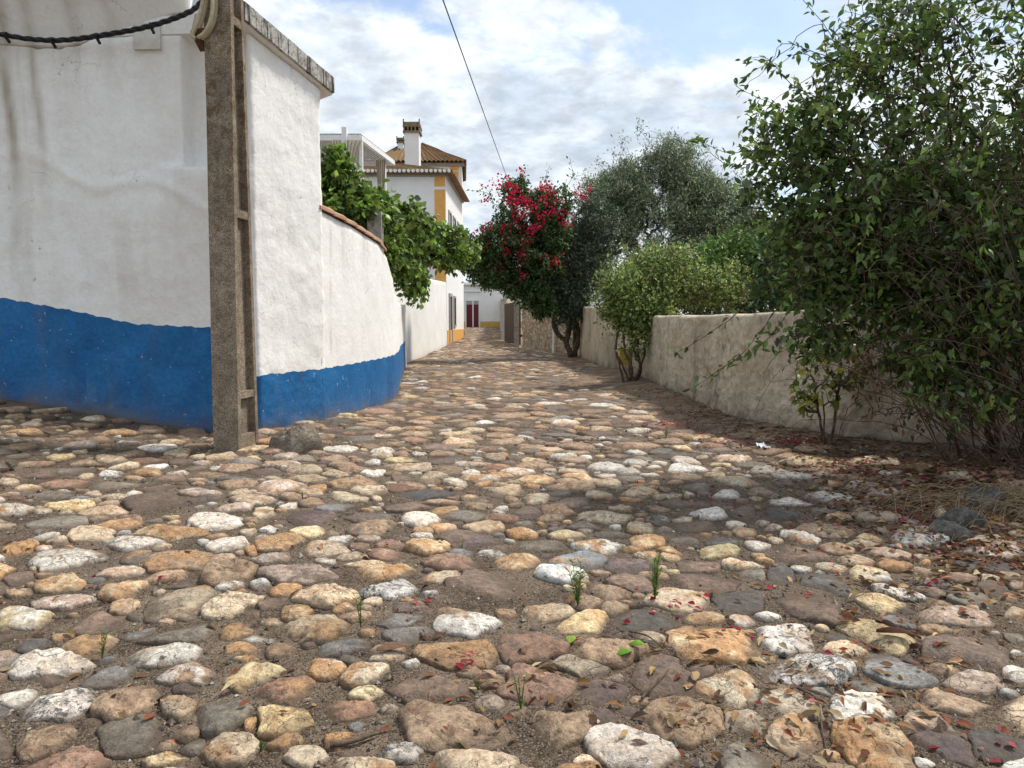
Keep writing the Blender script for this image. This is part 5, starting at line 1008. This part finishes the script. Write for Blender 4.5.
rock('pale_pebble', 943, 520, .07, .07, .06, 'C', 9, 'small cream stone resting beside the slate slabs')
rock('wall_foot_stone', 880, 462, .30, .12, .04, 'G', 10, 'flat grey stone lying along the foot of the sandy wall')
# crumpled paper
g = ground(763, 449); z_, _ = surf(g[0], g[1]); n = 14; V, Fq = grid(g[0]-.035, g[0]+.035, n, g[1]-.10, g[1]+.10, n, lambda x, y: np.zeros_like(x)+z_+.02); V[:, 2] += .03*fbm(V*35, 2, 4)+.012; V[:, 0] += .015*fbm(V*30+9, 2, 5)
tag(mesh('paper_scrap', np.vstack([V, V-(0, 0, .003)]), [Fq, Fq[:, ::-1]+len(V)], PAPER), 'crumpled white scrap of paper lying on the right edge of the paving', 'litter')
# yellow bucket hung behind stems
g = at(626, 357, 13.6); yb = empty('yellow_box', g, 'small yellow box fixed to the wall behind the shrub stems', 'box')
V, Fs = boxes([(g[0]-.11, g[0]+.11, 13.62, 13.78, g[2]-.15, g[2]+.13)]); bx = mesh('body', V, Fs, BUCKET, yb); V, Fs = boxes([(g[0]-.15, g[0]+.15, 13.59, 13.79, g[2]+.13, g[2]+.17)]); mesh('lid', V, Fs, BUCKET, yb)
V, Fs = boxes([(g[0]-.03, g[0]+.03, 13.78, 14.1, g[2]-.05, g[2]+.0)]); mesh('bracket', V, Fs, RUST, yb)
# litter
def scatter(name, label, cat, pts, size, ratio, cols, w, mat, seed, shape='ovate', lift=.004):
    rg = np.random.default_rng(seed); P = []; Nn = []; 
    for x, y in pts:
        z, nn = surf(x, y); P.append((x, y, z+lift)); Nn.append(nn if nn[2] > 0 else -nn)
    P = np.array(P); Nn = np.array(Nn)+rg.normal(size=P.shape)*.28; a = rg.uniform(0, 2*np.pi, len(P)); ax = np.stack([np.cos(a), np.sin(a), rg.normal(0, .15, len(P))], 1)
    P[:, 2] += .004
    return tag(leaves(name, None, mat, P, ax, size*rg.uniform(.5, 1.4, len(P)), ratio, palette(cols, w, len(P), rg, .25), rg, shape, flat=Nn), label, cat, kind='stuff')
def px_pts(cl, rg):
    out_ = []
    for (px, py, sx, sy, n) in cl:
        for _ in range(n):
            x, y = px+rg.normal()*sx, min(py+rg.normal()*sy, 790)
            if y > 345:
                g = ground(x, y)
                if g[0] < right_x(g[1])-.03: out_.append(g[:2])
    return out_
rg = np.random.default_rng(33)
cl = [(900, 492, 60, 22, 1300), (970, 490, 45, 26, 1100), (860, 462, 60, 8, 700), (780, 438, 50, 7, 600), (700, 408, 35, 8, 400), (660, 392, 20, 5, 200), (980, 550, 40, 16, 300), (900, 590, 70, 50, 150), (980, 560, 40, 30, 240), (760, 640, 90, 60, 70), (640, 690, 60, 40, 45), (500, 690, 50, 30, 40), (640, 385, 30, 8, 60), (560, 372, 40, 5, 80), (880, 660, 60, 40, 60), (850, 720, 70, 30, 80), (330, 560, 60, 30, 25), (200, 700, 120, 40, 40), (100, 620, 100, 40, 20), (45, 560, 30, 10, 12)]
scatter('fallen_leaves', 'dry brown leaves strewn over the paving and thick along the right wall', 'leaf litter', px_pts(cl, rg), .042, .5, [(.16, .085, .04), (.28, .18, .09), (.08, .045, .028), (.40, .30, .17), (.20, .07, .035)], [4, 3, 3, 1.2, 2], DRYL, 34)
cl = [(925, 515, 22, 12, 160), (665, 426, 18, 3, 200), (800, 442, 20, 3, 130), (950, 480, 40, 8, 110), (870, 470, 40, 6, 90), (700, 438, 30, 4, 40), (800, 443, 14, 3, 60), (860, 473, 14, 3, 34), (930, 478, 22, 4, 60), (880, 492, 20, 8, 30), (735, 443, 10, 2, 34), (945, 550, 10, 4, 16), (985, 553, 14, 4, 18), (680, 612, 14, 10, 12), (465, 662, 8, 4, 9), (935, 585, 6, 3, 8), (790, 502, 40, 6, 24), (690, 488, 30, 5, 14), (755, 632, 12, 4, 10), (420, 605, 10, 4, 9), (850, 560, 60, 20, 26), (980, 750, 30, 10, 8), (1000, 470, 15, 8, 20), (160, 565, 60, 20, 5), (640, 600, 14, 8, 8), (500, 375, 60, 6, 40), (880, 650, 60, 40, 14)]
scatter('fallen_petals', 'crimson bougainvillea petals scattered on the paving, densest near the right wall', 'petals', px_pts(cl, rg), .024, .8, [(.36, .02, .055), (.42, .08, .10), (.22, .02, .03), (.48, .20, .18)], [4, 3, 2, 2], PETAL, 35)
# a few individual leaves
def single(name, px, py, size, col, ang, label, curl=.5, ratio=.45):
    g = ground(px, py); z, _ = surf(g[0], g[1]); n = 9; m2 = 5; V = []
    ca, sa = math.cos(ang), math.sin(ang)
    for i in range(n):
        t = i/(n-1); w = size*ratio*math.sin(math.pi*min(t*.93+.05, 1))**.8
        for j in range(m2):
            s = (j/(m2-1)-.5); x = (t-.5)*size; y = s*w; zz = .014+curl*size*(.25*math.sin(math.pi*t)-.55*s*s*(1-.5*t)+.12*s*math.sin(5*t)); V.append((g[0]+x*ca-y*sa, g[1]+x*sa+y*ca, z+zz))
    V = np.array(V); a = (np.arange(n-1)[:, None]*m2+np.arange(m2-1)[None]); q = np.stack([a, a+1, a+m2+1, a+m2], -1).reshape(-1, 4)
    return tag(mesh(name, np.vstack([V, V-(0, 0, .0015)]), [q, q[:, ::-1]+len(V)], DRYL, None, True, dict(col=np.tile(col, (2*len(V), 1)))), label, 'leaf')
single('dry_leaf', 898, 646, .14, (.085, .035, .022), -.5, 'large dark red curled leaf on a cream stone at lower right', .5, .26)
single('dry_leaf', 888, 632, .10, (.06, .028, .02), -1.0, 'smaller dark curled leaf just behind the large dark red one', .6, .25)
single('dry_leaf', 393, 655, .11, (.17, .10, .06), .3, 'flat brown leaf lying between tan stones left of centre', .3)
single('dry_leaf', 695, 683, .06, (.36, .24, .13), 1.2, 'small pale tan leaf upright beside the brown stone', .4)
single('dry_leaf', 758, 662, .06, (.45, .32, .16), -.7, 'small golden leaf on dark soil right of centre', .4)
single('green_leaf', 571, 642, .055, (.22, .30, .06), 1.2, 'yellow green fallen leaf between reddish stones', .6, .6)
single('green_leaf', 625, 662, .055, (.13, .26, .03), .4, 'fresh green fallen leaf, left one of the touching pair', .6, .6)
single('green_leaf', 638, 656, .06, (.16, .30, .04), -.3, 'fresh green fallen leaf, right one of the touching pair', .8, .5)
def stick(pts, r, label):
    P = []
    for px, py in pts: g = ground(px, py); z, _ = surf(g[0], g[1]); P.append((g[0], g[1], z+r+.006))
    P = np.array(P); P[:, 2] = np.maximum(P[:, 2], np.linspace(P[0, 2], P[-1, 2], len(P))*.999); P = spline(P, 16); tag(mesh('stick', *path_tube(P, np.linspace(r, r*.5, 16), 6), BARK, None, True), label, 'stick')
stick([(642, 703), (652, 692), (669, 678)], .0045, 'short grey twig leaning across the brown stone in the centre')
stick([(330, 748), (352, 744), (378, 735)], .009, 'thick grey brown stick lying at the bottom left of centre')
stick([(797, 690), (816, 705), (822, 730), (826, 750)], .004, 'thin bent twig running down over the pale stones at lower right')
stick([(630, 632), (648, 640), (664, 650)], .0035, 'thin twig beside the crimson petals right of centre')
# weeds
def weed(px, py, h, n, seed, label, bushy=1.0, name='weed'):
    rg = np.random.default_rng(seed); g = ground(px, py); g = np.array((g[0], g[1], float(gz(g[0], g[1])))); root = empty(name, g, label, 'weed')
    st = []; lp = []; la = []
    for _ in range(n):
        a = rg.uniform(0, 6.28); ln = h*rg.uniform(.55, 1.0); out_ = rg.uniform(.03, .22)*h*bushy; P = spline(np.array([g, g+(math.cos(a)*out_*.5, math.sin(a)*out_*.5, ln*.5), g+(math.cos(a)*out_, math.sin(a)*out_, ln)]), 12)
        st.append(path_tube(P, np.linspace(.0022, .0008, 12), 4))
        for i in range(2, 12):
            for _k in range(2): b = rg.uniform(0, 6.28); lp.append(P[i]); la.append((math.cos(b)*.8, math.sin(b)*.8, .7))
    V, Fs = merge(st); mesh('stems', V, Fs, LEAF, root, True, dict(col=np.tile((.09, .14, .03), (len(V), 1))))
    lp = np.array(lp); leaves('leaves', root, LEAF, lp, np.array(la), h*.13*rg.uniform(.5, 1.3, len(lp)), .20, palette([(.12, .18, .04), (.20, .28, .07)], [1, 1], len(lp), rg), rg, 'rhomb')
weed(578, 606, .19, 7, 50, 'bushy upright green weed growing between stones left of its taller twin')
weed(655, 601, .20, 8, 51, 'tall narrow green weed right of centre beside a dark stone', .6)
weed(361, 628, .14, 2, 52, 'thin two stemmed weed beside the grey slate left of centre')
weed(521, 710, .11, 3, 53, 'small dark weed with a brown leaf near the bottom centre')
weed(102, 658, .12, 3, 54, 'small sprig beside the bright white stone at lower left')
weed(666, 440, .13, 4, 55, 'little sprig standing among crimson petals at mid right')
weed(486, 440, .07, 5, 56, 'tiny green tuft in the middle of the far paving')
weed(303, 500, .06, 6, 57, 'low green tuft between white stones at mid left')
weed(261, 752, .03, 7, 58, 'flat green seedling at the bottom left between orange stones', 2)
weed(478, 690, .035, 8, 59, 'round leaved seedling next to the big flat brown stone', 2)
weed(464, 336, .45, 8, 60, 'distant green weed at the foot of the ochre house base')
weed(683, 500, .09, 3, 61, 'slim grass sprig among pale stones at mid right', .6)
# dry grass heap
rg = np.random.default_rng(44); st = []
GH = ground(985, 512)
for _ in range(150):
    c = np.array((GH[0]+.1+rg.normal()*.26, GH[1]+rg.normal()*.13)); a = rg.uniform(2.4, 4.4); ln = rg.uniform(.15, .5); e = c+np.array((math.cos(a), math.sin(a)))*ln
    z0 = float(gz(*c))+rg.uniform(.01, .10); z1 = float(gz(*e))+.015; P = spline(np.array([(c[0], c[1], z0), ((c[0]+e[0])/2, (c[1]+e[1])/2, max(z0, z1)+rg.uniform(0, .07)), (e[0], e[1], z1)]), 7); st.append(path_tube(P, .0016, 3))
V, Fs = merge(st); tag(mesh('dry_grass', V, Fs, STRAW), 'matted pale dry grass spilling from the bank at the right edge', 'grass', kind='stuff')
st = []
for _ in range(260):
    x = rg.uniform(1.9, 4.0); y = float(np.interp(x, [1.9, 4.0], [10.5, 4.7]))-rg.random()**2*1.0 if x > 2.35 else rg.uniform(7, 11); 
    if x > right_x(y)-.05: x = right_x(y)-.05-rg.random()*.4
    a = rg.uniform(0, 6.28); ln = rg.uniform(.04, .2); z, _n = surf(x, y); z2, _n = surf(x+math.cos(a)*ln, y+math.sin(a)*ln); st.append(path_tube([(x, y, z+.006), (x+math.cos(a)*ln, y+math.sin(a)*ln, z2+.008)], rg.uniform(.001, .0028), 4))
V, Fs = merge(st); tag(mesh('fallen_twigs', V, Fs, TWIG), 'fine broken twigs littering the earth strip along the right wall', 'twigs', kind='stuff')
